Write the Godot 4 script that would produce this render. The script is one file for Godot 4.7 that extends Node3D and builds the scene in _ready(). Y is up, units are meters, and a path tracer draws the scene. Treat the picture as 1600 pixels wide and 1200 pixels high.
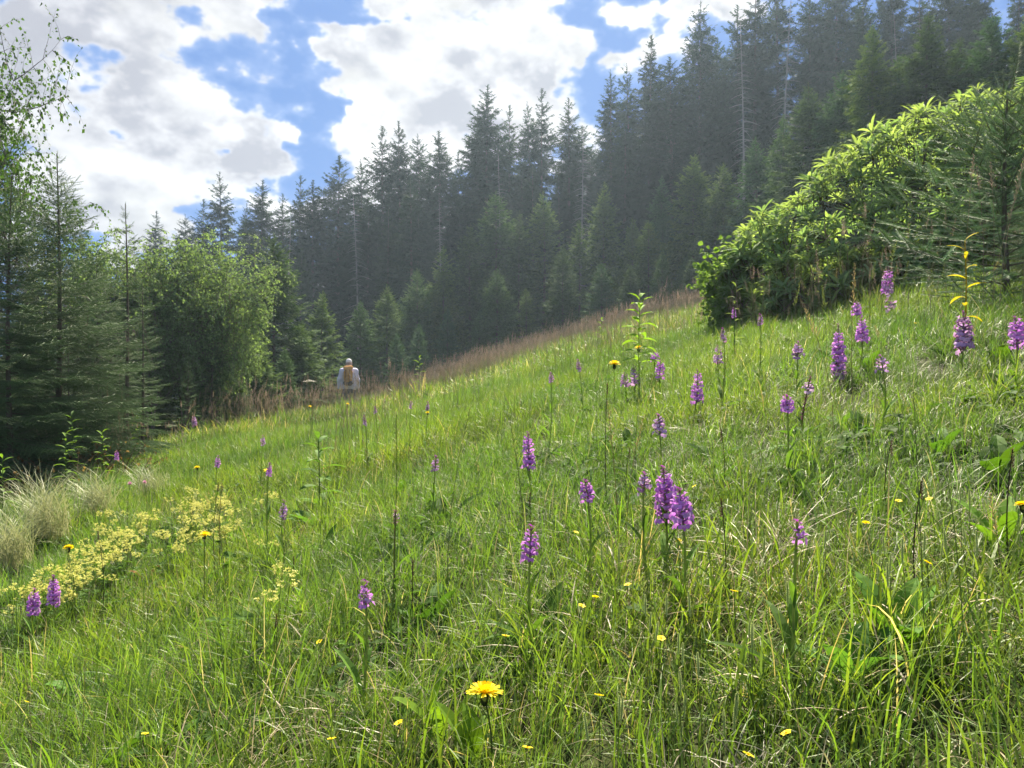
extends Node3D
# An alpine meadow in bloom: orchids and grasses on a slope, a hiker, spruce forest behind, backlit under broken cloud.

const EYE := 0.56            # the camera's height above the grass roots
const F := 1200.0            # focal length in pixels of the 1600 pixel wide photograph
var rng := RandomNumberGenerator.new()
var taken := {}
var bumps := FastNoiseLite.new()
var patches := FastNoiseLite.new()
var M := {}


class Shape:
	var v := PackedVector3Array()
	var c := PackedColorArray()

	func tri(a: Vector3, b: Vector3, d: Vector3, k: Color) -> void:
		v.append(a); v.append(b); v.append(d)
		c.append(k); c.append(k); c.append(k)

	func quad(a: Vector3, b: Vector3, d: Vector3, e: Vector3, k: Color, k2 = null) -> void:
		var m: Color = k if k2 == null else k2
		v.append(a); v.append(b); v.append(d); v.append(a); v.append(d); v.append(e)
		c.append(k); c.append(k); c.append(m); c.append(k); c.append(m); c.append(m)

	func add(o: Shape, t: Transform3D) -> void:
		v.append_array(t * o.v)
		c.append_array(o.c)

	func tube(pts: Array, rad: Array, sides: int, k: Color) -> void:
		var last := []
		for i in pts.size():
			var d: Vector3 = (pts[min(i + 1, pts.size() - 1)] - pts[max(i - 1, 0)]).normalized()
			var s := d.cross(Vector3.RIGHT if absf(d.x) < 0.8 else Vector3.FORWARD).normalized()
			var u := d.cross(s)
			var ring := []
			for j in sides:
				var a := TAU * j / sides
				ring.append(pts[i] + (s * cos(a) + u * sin(a)) * rad[i])
			for j in sides if i > 0 else 0:
				var n := (j + 1) % sides
				quad(last[j], last[n], ring[n], ring[j], k)
			last = ring

	func mesh(smooth := false) -> ArrayMesh:
		var a := []
		a.resize(Mesh.ARRAY_MAX)
		a[Mesh.ARRAY_VERTEX] = v
		a[Mesh.ARRAY_COLOR] = c
		if smooth:
			var st := SurfaceTool.new()
			st.create_from_arrays(a)
			st.generate_normals()
			return st.commit()
		var m := ArrayMesh.new()
		m.add_surface_from_arrays(Mesh.PRIMITIVE_TRIANGLES, a)
		return m


# ---------------------------------------------------------------- naming

func numbered(called: String) -> String:
	var n: int = taken.get(called, 0)
	taken[called] = n + 1
	return called if n == 0 else "%s_%03d" % [called, n]


func tag(o: Node, label := "", category := "", group := "", kind := "") -> void:
	if label: o.set_meta("label", label)
	if category: o.set_meta("category", category)
	if group: o.set_meta("group", group)
	if kind: o.set_meta("kind", kind)


func thing(called: String, label: String, category: String, at := Vector3.ZERO, turn := 0.0, group := "") -> Node3D:
	var o := Node3D.new()
	o.name = numbered(called)
	add_child(o)
	o.position = at
	o.rotation.y = turn
	tag(o, label, category, group)
	return o


func part(called: String, mesh: Mesh, mat: Material, parent: Node, t := Transform3D()) -> MeshInstance3D:
	var o := MeshInstance3D.new()
	o.name = numbered(called) if parent == self else called
	o.mesh = mesh
	o.material_override = mat
	o.transform = t
	parent.add_child(o, true)
	return o


func copies(called: String, mesh: Mesh, mat: Material, where: Array, tint: Array, parent: Node) -> MultiMeshInstance3D:
	var mm := MultiMesh.new()
	mm.transform_format = MultiMesh.TRANSFORM_3D
	mm.use_colors = true
	mm.mesh = mesh
	mm.instance_count = where.size()
	for i in where.size():
		mm.set_instance_transform(i, where[i])
		mm.set_instance_color(i, tint[i])
	var o := MultiMeshInstance3D.new()
	o.name = numbered(called) if parent == self else called
	o.multimesh = mm
	o.material_override = mat
	parent.add_child(o, true)
	o.set_meta("kind", "stuff")
	return o


# ---------------------------------------------------------------- land

func ground(x: float, f: float) -> float:
	var sl := lerpf(0.12, 0.27, smoothstep(10.0, 22.0, f))
	var y := 0.28 * x
	if x < -1.5:
		y = -0.42 + sl * (maxf(x, -9.0) + 1.5) + 0.05 * minf(x + 9.0, 0.0)
	elif x > 8.0:
		y = 2.24 + 0.36 * (minf(x, 26.0) - 8.0)
	y += 0.055 * minf(f, 36.0) + 0.15 * clampf(f - 36.0, 0.0, 36.0)
	y -= 0.42 * exp(-(pow(x + 4.4, 2) / 13.0 + pow(f - 20.5, 2) / 42.0))       # the hollow the path goes through
	return y + bumps.get_noise_2d(x, f) * 0.07 * smoothstep(0.0, 3.0, absf(f) + absf(x))


func spot(px: float, f: float) -> Vector3:              # a point on the ground, f metres ahead, in the direction of column px of the photograph
	var x := (px - 800.0) / F * f
	return Vector3(x, ground(x, f), -f)


func rise(py: float, f: float) -> float:                # how high a thing f metres ahead stands that reaches row py
	return EYE + (600.0 - py) / F * f


# how far ahead a plant of this height stands whose tip shows at that column and row
func reach(px: float, py: float, tall: float, near: float, far: float) -> float:
	var f := near
	while f < far and rise(py, f) - ground((px - 800.0) / F * f, f) > tall: f += 0.02
	return f


func r(a: float, b: float) -> float:
	return rng.randf_range(a, b)


func frame_along(d: Vector3, roll := 0.0) -> Basis:     # a basis whose x axis runs along d and whose y axis is as upright as it can be
	var z := d.cross(Vector3.UP if absf(d.y) < 0.97 else Vector3.RIGHT).normalized()
	return Basis(d, z.cross(d), z) * Basis(Vector3.RIGHT, roll)


# says where a thing stands by the landmark next to it; the thicket lies to one side of the meadow, the bush to the other
var said := {}

func beside(what: String, px: float, py: float, marks: Array) -> String:
	var best = marks[0]
	for m in marks:
		if Vector2(m[0] - px, (m[1] - py) * 0.7).length() < Vector2(best[0] - px, (best[1] - py) * 0.7).length(): best = m
	var side := "uphill of" if px > best[0] + 6.0 else "downhill of" if px < best[0] - 6.0 else "in line with"
	var high := "below and " if py > best[1] + 14.0 else "above and " if py < best[1] - 14.0 else ""
	var where := "%s%s %s" % [high, side, best[2]]
	var n: int = said.get(what + where, 0)
	said[what + where] = n + 1
	return "%s, %s%s" % [what, ORDINAL[n] + " " if n else "", where]


func shade(c: Color, k: float) -> Color:
	return Color(c.r * k, c.g * k, c.b * k)


func leaf_material(rough: float, thin: float, spec := 0.5, tone := Color(1, 1, 0.45)) -> StandardMaterial3D:
	var m := StandardMaterial3D.new()
	m.vertex_color_use_as_albedo = true
	m.roughness = rough
	m.metallic_specular = spec
	if thin > 0.0:
		m.backlight_enabled = true
		m.backlight = Color(tone.r * thin, tone.g * thin, tone.b * thin).linear_to_srgb()
	return m


func plain(c: Color, rough := 0.9) -> StandardMaterial3D:
	var m := StandardMaterial3D.new()
	m.albedo_color = c.linear_to_srgb()
	m.roughness = rough
	return m


func noise_texture(freq: float, a: Color, b: Color, octaves := 5, sd := 1) -> NoiseTexture2D:
	var n := FastNoiseLite.new()
	n.seed = sd
	n.frequency = freq
	n.fractal_octaves = octaves
	var t := NoiseTexture2D.new()
	t.width = 512
	t.height = 512
	t.seamless = true
	t.noise = n
	var g := Gradient.new()
	g.set_color(0, a.linear_to_srgb())
	g.set_color(1, b.linear_to_srgb())
	t.color_ramp = g
	return t


# ---------------------------------------------------------------- sky

func sky_image() -> Image:
	var big := FastNoiseLite.new()
	big.seed = 11
	big.frequency = 4.4
	big.fractal_octaves = 7
	big.fractal_gain = 0.60
	var folds := FastNoiseLite.new()
	folds.seed = 5
	folds.frequency = 4.2
	folds.fractal_octaves = 5
	# where the heaps of cloud stand: column, row, half width, half height (of the photograph), how thick
	var heaps := [[150, 40, 200, 95, 1.0], [330, 140, 120, 75, 1.0], [60, 160, 140, 90, 0.9], [425, 130, 48, 42, 0.6], [415, 232, 42, 40, 0.8], [250, 205, 90, 40, 0.7], [40, 300, 80, 90, 0.8], [150, 310, 80, 60, 0.95],
		[225, 350, 60, 45, 0.9], [268, 268, 62, 20, 0.75], [165, 240, 34, 24, 0.7], [365, 35, 42, 26, 0.85], [470, 32, 26, 20, 0.7], [530, 42, 36, 14, 0.6], [625, 125, 105, 70, 1.0], [730, 50, 115, 110, 1.0], [815, 90, 85, 80, 1.0],
		[560, 170, 55, 36, 0.8], [890, 140, 45, 60, 0.8], [740, 200, 150, 80, 0.9], [985, 75, 50, 22, 0.8], [1110, 14, 90, 34, 1.0], [620, 210, 60, 40, 0.6], [900, 230, 70, 60, 0.7], [620, -60, 200, 60, 0.7], [300, 340, 40, 16, 0.5], [330, 225, 70, 40, 0.7], [120, 195, 130, 50, 0.9], [230, 170, 60, 60, 0.6], [640, 170, 40, 40, 0.4], [860, 200, 60, 50, 0.5], [560, 110, 40, 40, 0.5], [380, 190, 60, 50, 0.6]]
	var gaps := [[450, 88, 40, 60, -1.0], [482, 195, 34, 30, -1.0], [470, 258, 46, 26, -0.9], [545, 6, 60, 22, -1.2], [910, 22, 38, 40, -1.3], [985, 30, 60, 34, -1.2], [930, 90, 20, 26, -0.7], [345, 258, 30, 16, -0.5], [310, 308, 40, 20, -0.5], [180, 224, 40, 12, -0.5]]
	var dark := [[150, 150, 130, 40, 0.9], [30, 70, 90, 60, 0.6], [255, 75, 70, 24, 0.3], [300, 215, 90, 26, 0.6], [150, 320, 40, 26, 0.7], [735, 95, 46, 40, 0.8], [845, 85, 50, 44, 0.8], [905, 140, 40, 40, 0.8], [610, 135, 60, 36, 0.6], [690, 190, 130, 34, 0.6], [1000, 85, 40, 14, 0.6], [1110, 30, 60, 20, 0.4], [220, 370, 60, 20, 0.5]]
	# these shapes summed on a coarse grid, 0.7 degrees apart, 60 columns on either side of straight ahead
	var grid := PackedVector2Array()
	var cell := deg_to_rad(0.7)
	for j in 52:
		for i in 121:
			var az := (i - 60) * cell
			var px := 800.0 + 1200.0 * tan(az)
			var py := 600.0 - 1200.0 * tan(j * cell) / cos(az)
			var heap := -0.25
			var gloom := 0.30
			for b in heaps: heap += b[4] * 0.85 * exp(-minf(9.0, pow((px - b[0]) / b[2], 2) + pow((py - b[1]) / b[3], 2)))
			heap = minf(heap, 0.48)
			for b in gaps: heap += b[4] * 0.7 * exp(-minf(9.0, pow((px - b[0]) / b[2], 2) + pow((py - b[1]) / b[3], 2)))
			for b in dark: gloom += b[4] * exp(-minf(9.0, pow((px - b[0]) / b[2], 2) + pow((py - b[1]) / b[3], 2)))
			grid.append(Vector2(heap, gloom))
	var out: Image
	for pass_no in 2:
		# first the whole sky coarsely, then the part that the camera faces finely
		var whole := pass_no == 0
		var w := 768 if whole else 960
		var h := 192 if whole else 400
		var data := PackedFloat32Array()
		data.resize(w * h * 3)
		var at := 0
		for j in h:
			var el := (0.5 - (j + 0.5) / 384.0) * PI if whole else (h - j - 0.5) / 2048.0 * PI
			var up := sin(el)
			var clear := Color(0.036, 0.088, 0.205).lerp(Color(0.011, 0.041, 0.135), pow(up, 0.6))
			for i in w:
				var az := (i + 0.5) / 768.0 * TAU if whole else (i - w / 2 + 0.5) / 4096.0 * TAU
				if az > PI: az -= TAU
				var d := Vector3(sin(az) * cos(el), up, -cos(az) * cos(el))
				var q := Vector3(d.x, up * 1.7, d.z)       # layers of cloud are foreshortened towards the horizon
				var n := big.get_noise_3dv(q)
				var n2 := folds.get_noise_3dv(q)
				var thick := n * 1.3
				var gloom := n2 * 0.9 + 0.1
				var free := (1.0 - smoothstep(0.60, 0.71, absf(az))) * (1.0 - smoothstep(0.50, 0.60, el))
				if free > 0.0:
					# the outlines are ruffled before they are looked up
					var gx := clampf(az / cell + 60.0 + folds.get_noise_3dv(q * 2.0 + Vector3(3, 0, 0)) * 5.5, 0.0, 119.0)
					var gy := clampf(el / cell + folds.get_noise_3dv(q * 2.0 + Vector3(0, 7, 0)) * 4.5, 0.0, 49.0)
					var g := int(gy) * 121 + int(gx)
					var a := grid[g].lerp(grid[g + 1], gx - int(gx)).lerp(grid[g + 121].lerp(grid[g + 122], gx - int(gx)), gy - int(gy))
					thick = lerpf(thick, a.x + n * 1.45, free)
					gloom = lerpf(gloom, a.y + n2 * 1.5, free)
				var cover := smoothstep(-0.05, 0.18, thick)
				var relief := clampf((n - big.get_noise_3dv(q + Vector3(0.0, 0.045, 0.0))) * 1.1, -0.5, 0.5)
				var body := smoothstep(0.06, 0.42, thick + n2 * 0.3) * clampf(gloom, 0.0, 1.0)
				var near_sun := pow(maxf(d.dot(SUN), 0.0), 5.0)
				var blue := clear.lerp(Color(0.32, 0.35, 0.40), smoothstep(-0.4, 0.1, thick) * 0.12 + 0.06 * near_sun)
				var lit := Color(0.215, 0.217, 0.222).lerp(Color(0.28, 0.277, 0.27), near_sun) * (1.0 + 0.25 * n2 + 0.55 * relief)
				var k := blue.lerp(lit.lerp(Color(0.118, 0.120, 0.138), clampf(body * (1.0 - 1.3 * relief), 0.0, 0.95)), cover)
				data[at] = k.r
				data[at + 1] = k.g
				data[at + 2] = k.b
				at += 3
		var im := Image.create_from_data(w, h, false, Image.FORMAT_RGBF, data.to_byte_array())
		if whole:
			im.resize(4096, 1024, Image.INTERPOLATE_CUBIC)
			out = Image.create_empty(4096, 2048, false, Image.FORMAT_RGBF)
			out.fill(Color(0.06, 0.08, 0.05))
			out.blit_rect(im, Rect2i(0, 0, 4096, 1024), Vector2i.ZERO)
		else:
			out.blit_rect(im, Rect2i(480, 0, 480, 400), Vector2i(0, 1024 - 400))
			out.blit_rect(im, Rect2i(0, 0, 480, 400), Vector2i(4096 - 480, 1024 - 400))
	return out


const SUN_TURN := 6.0        # degrees to the side of straight ahead
const SUN_HIGH := 47.0
var SUN := Vector3(sin(deg_to_rad(SUN_TURN)) * cos(deg_to_rad(SUN_HIGH)), sin(deg_to_rad(SUN_HIGH)), -cos(deg_to_rad(SUN_TURN)) * cos(deg_to_rad(SUN_HIGH)))


func make_light() -> void:
	var cam := Camera3D.new()
	cam.name = "camera"
	cam.position = Vector3(0, EYE, 0)
	cam.fov = 53.13
	cam.near = 0.02
	cam.far = 900.0
	add_child(cam)
	cam.current = true
	var e := Environment.new()
	e.background_mode = Environment.BG_SKY
	var sm := PanoramaSkyMaterial.new()
	sm.panorama = ImageTexture.create_from_image(sky_image())
	e.sky = Sky.new()
	e.sky.sky_material = sm
	e.background_energy_multiplier = 1.0
	e.tonemap_mode = Environment.TONE_MAPPER_LINEAR
	e.tonemap_exposure = 4.0
	e.sdfgi_enabled = true
	e.ssao_enabled = true
	e.ssil_enabled = true
	e.volumetric_fog_enabled = true
	e.volumetric_fog_density = 0.00095
	e.volumetric_fog_albedo = Color(0.80, 0.90, 1.0)
	e.volumetric_fog_anisotropy = 0.5
	var we := WorldEnvironment.new()
	we.name = "world_environment"
	we.environment = e
	add_child(we)
	var sun := DirectionalLight3D.new()
	sun.name = "sun"
	sun.light_energy = 1.55
	sun.light_color = Color(1.0, 0.95, 0.86)
	sun.light_angular_distance = 1.5
	sun.shadow_enabled = true
	sun.basis = Basis.looking_at(-SUN, Vector3.UP)
	add_child(sun)


# ---------------------------------------------------------------- the ground

func make_ground() -> void:
	var s := Shape.new()
	var radii := [0.0]
	var q := 0.35
	while q < 120.0:
		radii.append(q)
		q *= 1.09
	var last := []
	var k := Color.WHITE
	for i in radii.size():
		var ring := []
		for j in 96:
			var a := TAU * j / 96.0
			var x: float = radii[i] * sin(a)
			var f: float = radii[i] * cos(a)
			ring.append(Vector3(x, ground(x, f), -f))
		for j in 96 if i > 0 else 0:
			var n := (j + 1) % 96
			s.quad(last[j], ring[j], ring[n], last[n], k)
		last = ring
	var m := StandardMaterial3D.new()
	m.albedo_texture = noise_texture(0.02, Color(0.014, 0.016, 0.007), Color(0.055, 0.068, 0.022), 6, 3)
	m.uv1_triplanar = true
	m.uv1_world_triplanar = true
	m.uv1_scale = Vector3.ONE * 0.8
	m.roughness = 1.0
	m.metallic_specular = 0.2
	var o := part("meadow_ground", s.mesh(true), m, self)
	tag(o, "grassy meadow slope rising towards the bushes", "", "", "structure")


# ---------------------------------------------------------------- grass

# one blade: rooted at p, leaning towards az, its tilt from upright growing from t0 to t1 along its length
func blade(s: Shape, p: Vector3, az: float, length: float, width: float, t0: float, t1: float, k0: Color, k1: Color, segs := 4, fold := 0.0) -> void:
	var out := Vector3(sin(az), 0, cos(az))
	var side := Vector3(cos(az), 0, -sin(az)).rotated(Vector3.UP, fold)
	var a := p - side * width * 0.35
	var b := p + side * width * 0.35
	var q := p
	var ka := k0
	for i in segs:
		var t := (i + 0.5) / segs
		var tilt := lerpf(t0, t1, t * t * 0.6 + t * 0.4)
		q += (Vector3.UP * cos(tilt) + out * sin(tilt)) * length / segs
		var e := (i + 1.0) / segs
		var kb := k0.lerp(k1, e)
		if i == segs - 1:
			s.v.append(a); s.v.append(b); s.v.append(q)
			s.c.append(ka); s.c.append(ka); s.c.append(kb)
		else:
			var w := width * 0.5 * (1.0 - 0.85 * e * e) * (0.75 + 0.5 * minf(e * 2.0, 1.0))
			var a2 := q - side * w
			var b2 := q + side * w
			s.v.append(a); s.v.append(b); s.v.append(b2); s.v.append(a); s.v.append(b2); s.v.append(a2)
			s.c.append(ka); s.c.append(ka); s.c.append(kb); s.c.append(ka); s.c.append(kb); s.c.append(kb)
			a = a2
			b = b2
		ka = kb


const STRAW := Color(0.46, 0.42, 0.31)
const GREENS := [Color(0.100, 0.220, 0.026), Color(0.130, 0.245, 0.030), Color(0.078, 0.185, 0.030), Color(0.160, 0.260, 0.040), Color(0.096, 0.205, 0.062)]


func tuft(n: int, spread: float, l0: float, l1: float, w0: float, w1: float, segs: int, dry: float, lean := 0.35, knots := 0) -> Shape:
	var s := Shape.new()
	var hearts := []
	for i in knots:
		var a := r(0, TAU)
		hearts.append([Vector3(cos(a), 0, sin(a)) * spread * sqrt(rng.randf()), r(0.7, 1.2), GREENS[rng.randi() % 5], r(0.4, 1.7) * dry, r(0.75, 1.2)])
	for i in n:
		var a := r(0, TAU)
		var p := Vector3(cos(a), 0, sin(a)) * spread * sqrt(rng.randf())
		var tone: Color = GREENS[rng.randi() % 5]
		var size := 1.0
		var dead := dry
		if knots and rng.randf() < 0.8:      # most blades grow in clumps of one kind
			var h = hearts[rng.randi() % knots]
			p = h[0] + Vector3(cos(a), 0, sin(a)) * 0.045 * sqrt(rng.randf())
			size = h[1]
			tone = tone.lerp(h[2], 0.7)
			dead = h[3]
		var long := r(l0, l1) * size
		var k: Color = shade(tone, r(0.75, 1.25))
		var tip := k.lerp(Color(0.20, 0.24, 0.06), r(0.0, 0.3))
		var t0 := absf(rng.randfn(0.0, lean))
		var t1 := t0 + r(0.1, 1.4)
		var w := lerpf(w0, w1, pow(rng.randf(), 1.6))
		if rng.randf() < dead:
			k = shade(STRAW, r(0.5, 1.2))
			tip = shade(k, r(0.8, 1.2))
			w *= 0.8
			if rng.randf() < 0.6:          # dead blades lie over
				t0 = r(0.7, 1.3)
				t1 = r(1.2, 2.2)
				long *= 0.8
				p.y += r(0.0, 0.05)
		blade(s, p - Vector3(0, 0.02, 0), r(0, TAU), long, w, t0, t1, shade(k.lerp(Color(0.16, 0.17, 0.06), 0.25), 0.9), tip, segs, r(-0.9, 0.9))
	return s


func scatter(called: String, label: String, variants: Array, mat: Material, per_m2: float, r0: float, r1: float, half: float, keep: Callable) -> void:
	var root := Node3D.new()
	root.name = numbered(called)
	add_child(root)
	tag(root, label, "", "", "stuff")
	var count := int(per_m2 * half * (r1 * r1 - r0 * r0))
	var where := []
	var tint := []
	for i in variants.size():
		where.append([])
		tint.append([])
	for i in count:
		# spread evenly: each next place falls where there is most room
		var d := sqrt(lerpf(r0 * r0, r1 * r1, fposmod(0.5 + i * 0.7548776662466927, 1.0)))
		var a := lerpf(-half, half, fposmod(0.5 + i * 0.5698402909980532, 1.0))
		d += r(-0.1, 0.1) * sqrt(1.0 / per_m2)
		var x := d * sin(a)
		var f := d * cos(a)
		var k = keep.call(x, f)
		if k == null:
			continue
		var size: float = k[0] * r(0.75, 1.25)
		var j := rng.randi() % variants.size()
		var b := Basis(Vector3.UP, r(0, TAU)).scaled(Vector3(size, size * r(0.85, 1.15), size))
		b = Basis(Vector3(1, 0, 0), r(-0.08, 0.08)) * Basis(Vector3(0, 0, 1), r(-0.08, 0.08)) * b
		# the patch follows the slope while its blades stay upright
		var y := ground(x, f)
		var lie := Basis(Vector3(1, (ground(x + 0.1, f) - y) / 0.1, 0), Vector3.UP, Vector3(0, (y - ground(x, f + 0.1)) / 0.1, 1))
		where[j].append(Transform3D(lie * b, Vector3(x, y, -f)))
		tint[j].append(k[1])
	for j in variants.size():
		if where[j].size():
			copies(called + "_tuft", variants[j], mat, where[j], tint[j], root)


func meadow_end(x: float, f: float) -> float:        # 1 out on the meadow, 0 under the trees
	var far_side := 37.0 - maxf(x - 4.0, 0.0) * 1.6 + minf(x + 2.0, 0.0) * 2.2
	var edge := -5.0 - maxf(f - 6.0, 0.0) * 0.06
	return smoothstep(0.0, 1.5, x - edge) * (1.0 - smoothstep(-2.0, 1.0, f - far_side))


func grass_here(x: float, f: float) -> Variant:
	var open := meadow_end(x, f)
	if rng.randf() > 0.12 + open:
		return null
	var n := patches.get_noise_2d(x * 1.4, f)
	var m := patches.get_noise_2d(x * 0.5 + 40.0, f * 0.5)
	var k := Color(1, 1, 1).lerp(Color(1.35, 1.15, 0.9), clampf(n * 1.4, 0.0, 1.0)).lerp(Color(0.72, 0.82, 0.95), clampf(-n * 1.6, 0.0, 1.0))
	k = shade(k, r(0.8, 1.2))
	return [(0.8 + 0.35 * m + 0.25 * n) * (0.55 + 0.45 * open), k]


func make_grass() -> void:
	var near := []
	for i in 9:
		near.append(tuft(460, 0.17, 0.045, 0.165, 0.0011, 0.0033, 6, [0.05, 0.11, 0.07, 0.15][i % 4], 0.55, 16).mesh())
	scatter("meadow_grass", "fine green meadow grass woven with straw close to the viewer", near, M.grass, 36.0, 0.34, 3.7, 1.15, grass_here)
	var broad := []
	for i in 3:
		broad.append(tuft(7, 0.03, 0.08, 0.20, 0.003, 0.0058, 7, 0.05, 0.35).mesh())
	scatter("meadow_grass", "broader bright green grass blades standing among the fine grass", broad, M.grass, 18.0, 0.5, 4.0, 1.0, grass_here)
	var middle := []
	for i in 8:
		middle.append(tuft(660, 0.32, 0.07, 0.235, 0.0017, 0.0042, 4, [0.05, 0.11, 0.07][i % 3], 0.52, 20).mesh())
	scatter("meadow_grass", "green meadow grass across the middle of the slope", middle, M.grass, 12.0, 3.5, 11.2, 0.95, grass_here)
	var far := []
	for i in 6:
		far.append(tuft(760, 0.75, 0.13, 0.36, 0.005, 0.010, 3, [0.26, 0.45][i % 2], 0.42, 40).mesh())
	scatter("meadow_grass", "pale meadow grass running up to the forest edge", far, M.grass, 2.2, 10.6, 46.0, 0.85, grass_here)
	# a mat of short dead straw between the living blades
	var mat := []
	for i in 5:
		mat.append(tuft(200, 0.2, 0.06, 0.17, 0.001, 0.0024, 5, 0.85, 0.9, 6).mesh())
	scatter("dead_grass", "bleached dead grass lying matted between the green blades", mat, M.straw, 9.0, 0.34, 6.0, 1.1, grass_here)
	# reddish seed heads of the taller grasses
	var seeds := []
	for i in 5:
		seeds.append(seed_stalks(5 + i % 3).mesh())
	scatter("seeding_grass", "tall reddish brown grass stalks in seed towards the forest", seeds, M.straw, 20.0, 4.0, 40.0, 0.85, func(x, f):
		var n := patches.get_noise_2d(x * 0.6 + 90.0, f * 0.4)
		var by_bush := smoothstep(1.0, 0.3, absf(x - 2.3 - (f - 5.4) * -0.4)) * smoothstep(4.0, 4.8, f) * smoothstep(7.5, 6.5, f)
		if rng.randf() > (n * 1.2 + (f - 6.0) * 0.05 + by_bush * 0.6) * meadow_end(x, f):
			return null
		return [r(0.75, 1.15), shade(Color(1, 1, 1), r(0.7, 1.2))])
	scatter("seeding_grass", "few thin green grass stalks with narrow heads close by", [seed_stalks(2).mesh(), seed_stalks(1).mesh(), seed_stalks(2).mesh()], M.grass, 4.5, 0.9, 5.5, 0.9, func(x, f):
		return [r(0.5, 0.85), Color(0.55, 0.9, 0.5) if rng.randf() < 0.6 else Color.WHITE])
	# low broad leaves under the grass
	var herbs := []
	for i in 6:
		herbs.append(rosette(6 + i % 4, 0.05, 0.022, i).mesh())
	scatter("meadow_herbs", "low broad leaves of clover and other herbs under the grass", herbs, M.leaf, 110.0, 0.4, 7.0, 1.1, func(x, f):
		var n := patches.get_noise_2d(x * 2.0 + 7.0, f * 2.0 + 7.0)
		if rng.randf() > 0.4 + n * 1.5:
			return null
		return [r(0.7, 1.5), shade(Color(1, 1, 1).lerp(Color(1.3, 1.2, 0.8), rng.randf()), r(0.7, 1.15))])


func seed_stalks(n: int) -> Shape:
	var s := Shape.new()
	for i in n:
		var p := Vector3(r(-0.12, 0.12), 0, r(-0.12, 0.12))
		var az := r(0, TAU)
		var lean := r(0.02, 0.3)
		var long := r(0.38, 0.6)
		var k := Color(0.24, 0.185, 0.13).lerp(Color(0.28, 0.26, 0.13), rng.randf())
		var out := Vector3(sin(az), 0, cos(az))
		var pts := []
		var q := p
		for j in 5:
			pts.append(q)
			q += (Vector3.UP + out * lean * j * 0.5).normalized() * long / 4.0
		s.tube(pts, [0.0012, 0.0011, 0.001, 0.0009, 0.0006], 3, k)
		var head := r(0.07, 0.13)
		for j in 26:
			var t := j / 26.0
			var a := j * 2.4
			var o: Vector3 = pts[4] - (pts[4] - pts[3]).normalized() * head * t
			var d := (Vector3(cos(a), 0, sin(a)) * 0.6 + Vector3.UP).normalized()
			var e := d * r(0.008, 0.02) * (0.4 + t)
			s.tri(o, o + e + Vector3(0.0014, 0, 0.0014), o + e * 1.1 - Vector3(0.0014, 0, -0.001), shade(Color(0.30, 0.235, 0.185), r(0.7, 1.4)))
	return s


# an oval leaf along +X, folded a little along its midrib and arching over
func leaf(s: Shape, t: Transform3D, long: float, wide: float, k: Color, segs := 4, arch := 0.5, cup := 0.35, widest := 0.5) -> void:
	var q := Vector3.ZERO
	var l0 := q
	var r0 := q
	var c0 := q
	for i in segs:
		var e := (i + 1.0) / segs
		q += Vector3(cos(arch * (e - 0.5) * 2.0), -sin(arch * (e - 0.3) * 1.6), 0) * long / segs
		var w := wide * 0.5 * pow(sin(PI * pow(e, lerpf(0.6, 1.6, widest))), 0.75) if i < segs - 1 else 0.0
		var a := q + Vector3(0, w * cup, w)
		var b := q + Vector3(0, w * cup, -w)
		var k2 := shade(k, 1.0 + 0.12 * (i % 2))
		if i == 0:
			s.tri(t * c0, t * a, t * q, k2)
			s.tri(t * c0, t * q, t * b, k2)
		elif i == segs - 1:
			s.tri(t * l0, t * q, t * c0, k2)
			s.tri(t * c0, t * q, t * r0, k2)
		else:
			s.quad(t * c0, t * l0, t * a, t * q, k2)
			s.quad(t * r0, t * c0, t * q, t * b, k2)
		l0 = a
		r0 = b
		c0 = q


func rosette(n: int, long: float, wide: float, i: int) -> Shape:
	var s := Shape.new()
	for j in n:
		var a := TAU * j / n + r(-0.3, 0.3)
		var el := r(0.05, 0.9)
		var d := Vector3(cos(a) * cos(el), sin(el), sin(a) * cos(el))
		var k := shade(Color(0.055, 0.125, 0.022), r(0.7, 1.3))
		var b := frame_along(d, r(-0.3, 0.3))
		if i % 3 == 0:                      # three leaflets on a stalk
			var top := d * r(0.02, 0.07)
			s.tube([Vector3.ZERO, top], [0.0007, 0.0006], 3, k)
			for m in 3:
				leaf(s, Transform3D(Basis(Vector3.UP, m * TAU / 3.0 + a), top), r(0.012, 0.02), 0.014, k, 3, 0.2)
		else:
			leaf(s, Transform3D(b, d * 0.01), long * r(0.7, 1.5), wide * r(0.7, 1.3), k, 5, r(0.2, 0.7))
	return s


# ---------------------------------------------------------------- spruces

# a shoot along +X, one unit long: a stem set about with needles
func shoot(n: int, needle: float, wide: float, k: Color, tip: Color) -> Shape:
	var s := Shape.new()
	s.tri(Vector3(0, 0, 0.012), Vector3(1, 0, 0), Vector3(0, 0, -0.012), Color(0.10, 0.075, 0.045))
	for i in n:
		var t := (i + rng.randf()) / n
		var a := i * 2.399 + r(-0.4, 0.4)
		var around := Vector3(0, cos(a) * 0.75 + 0.25, sin(a))
		var d := (around + Vector3(r(0.55, 1.0), 0, 0)).normalized()
		var o := Vector3(t, 0, 0)
		var w := Vector3(1, 0, 0).cross(around).normalized() * wide * 0.5 + Vector3(wide * 0.4, 0, 0)
		var l := needle * r(0.8, 1.15) * (1.0 - 0.35 * t * t)
		s.tri(o - w, o + d * l, o + w, shade(k.lerp(tip, t * t), r(0.75, 1.25)))
	return s


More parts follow.
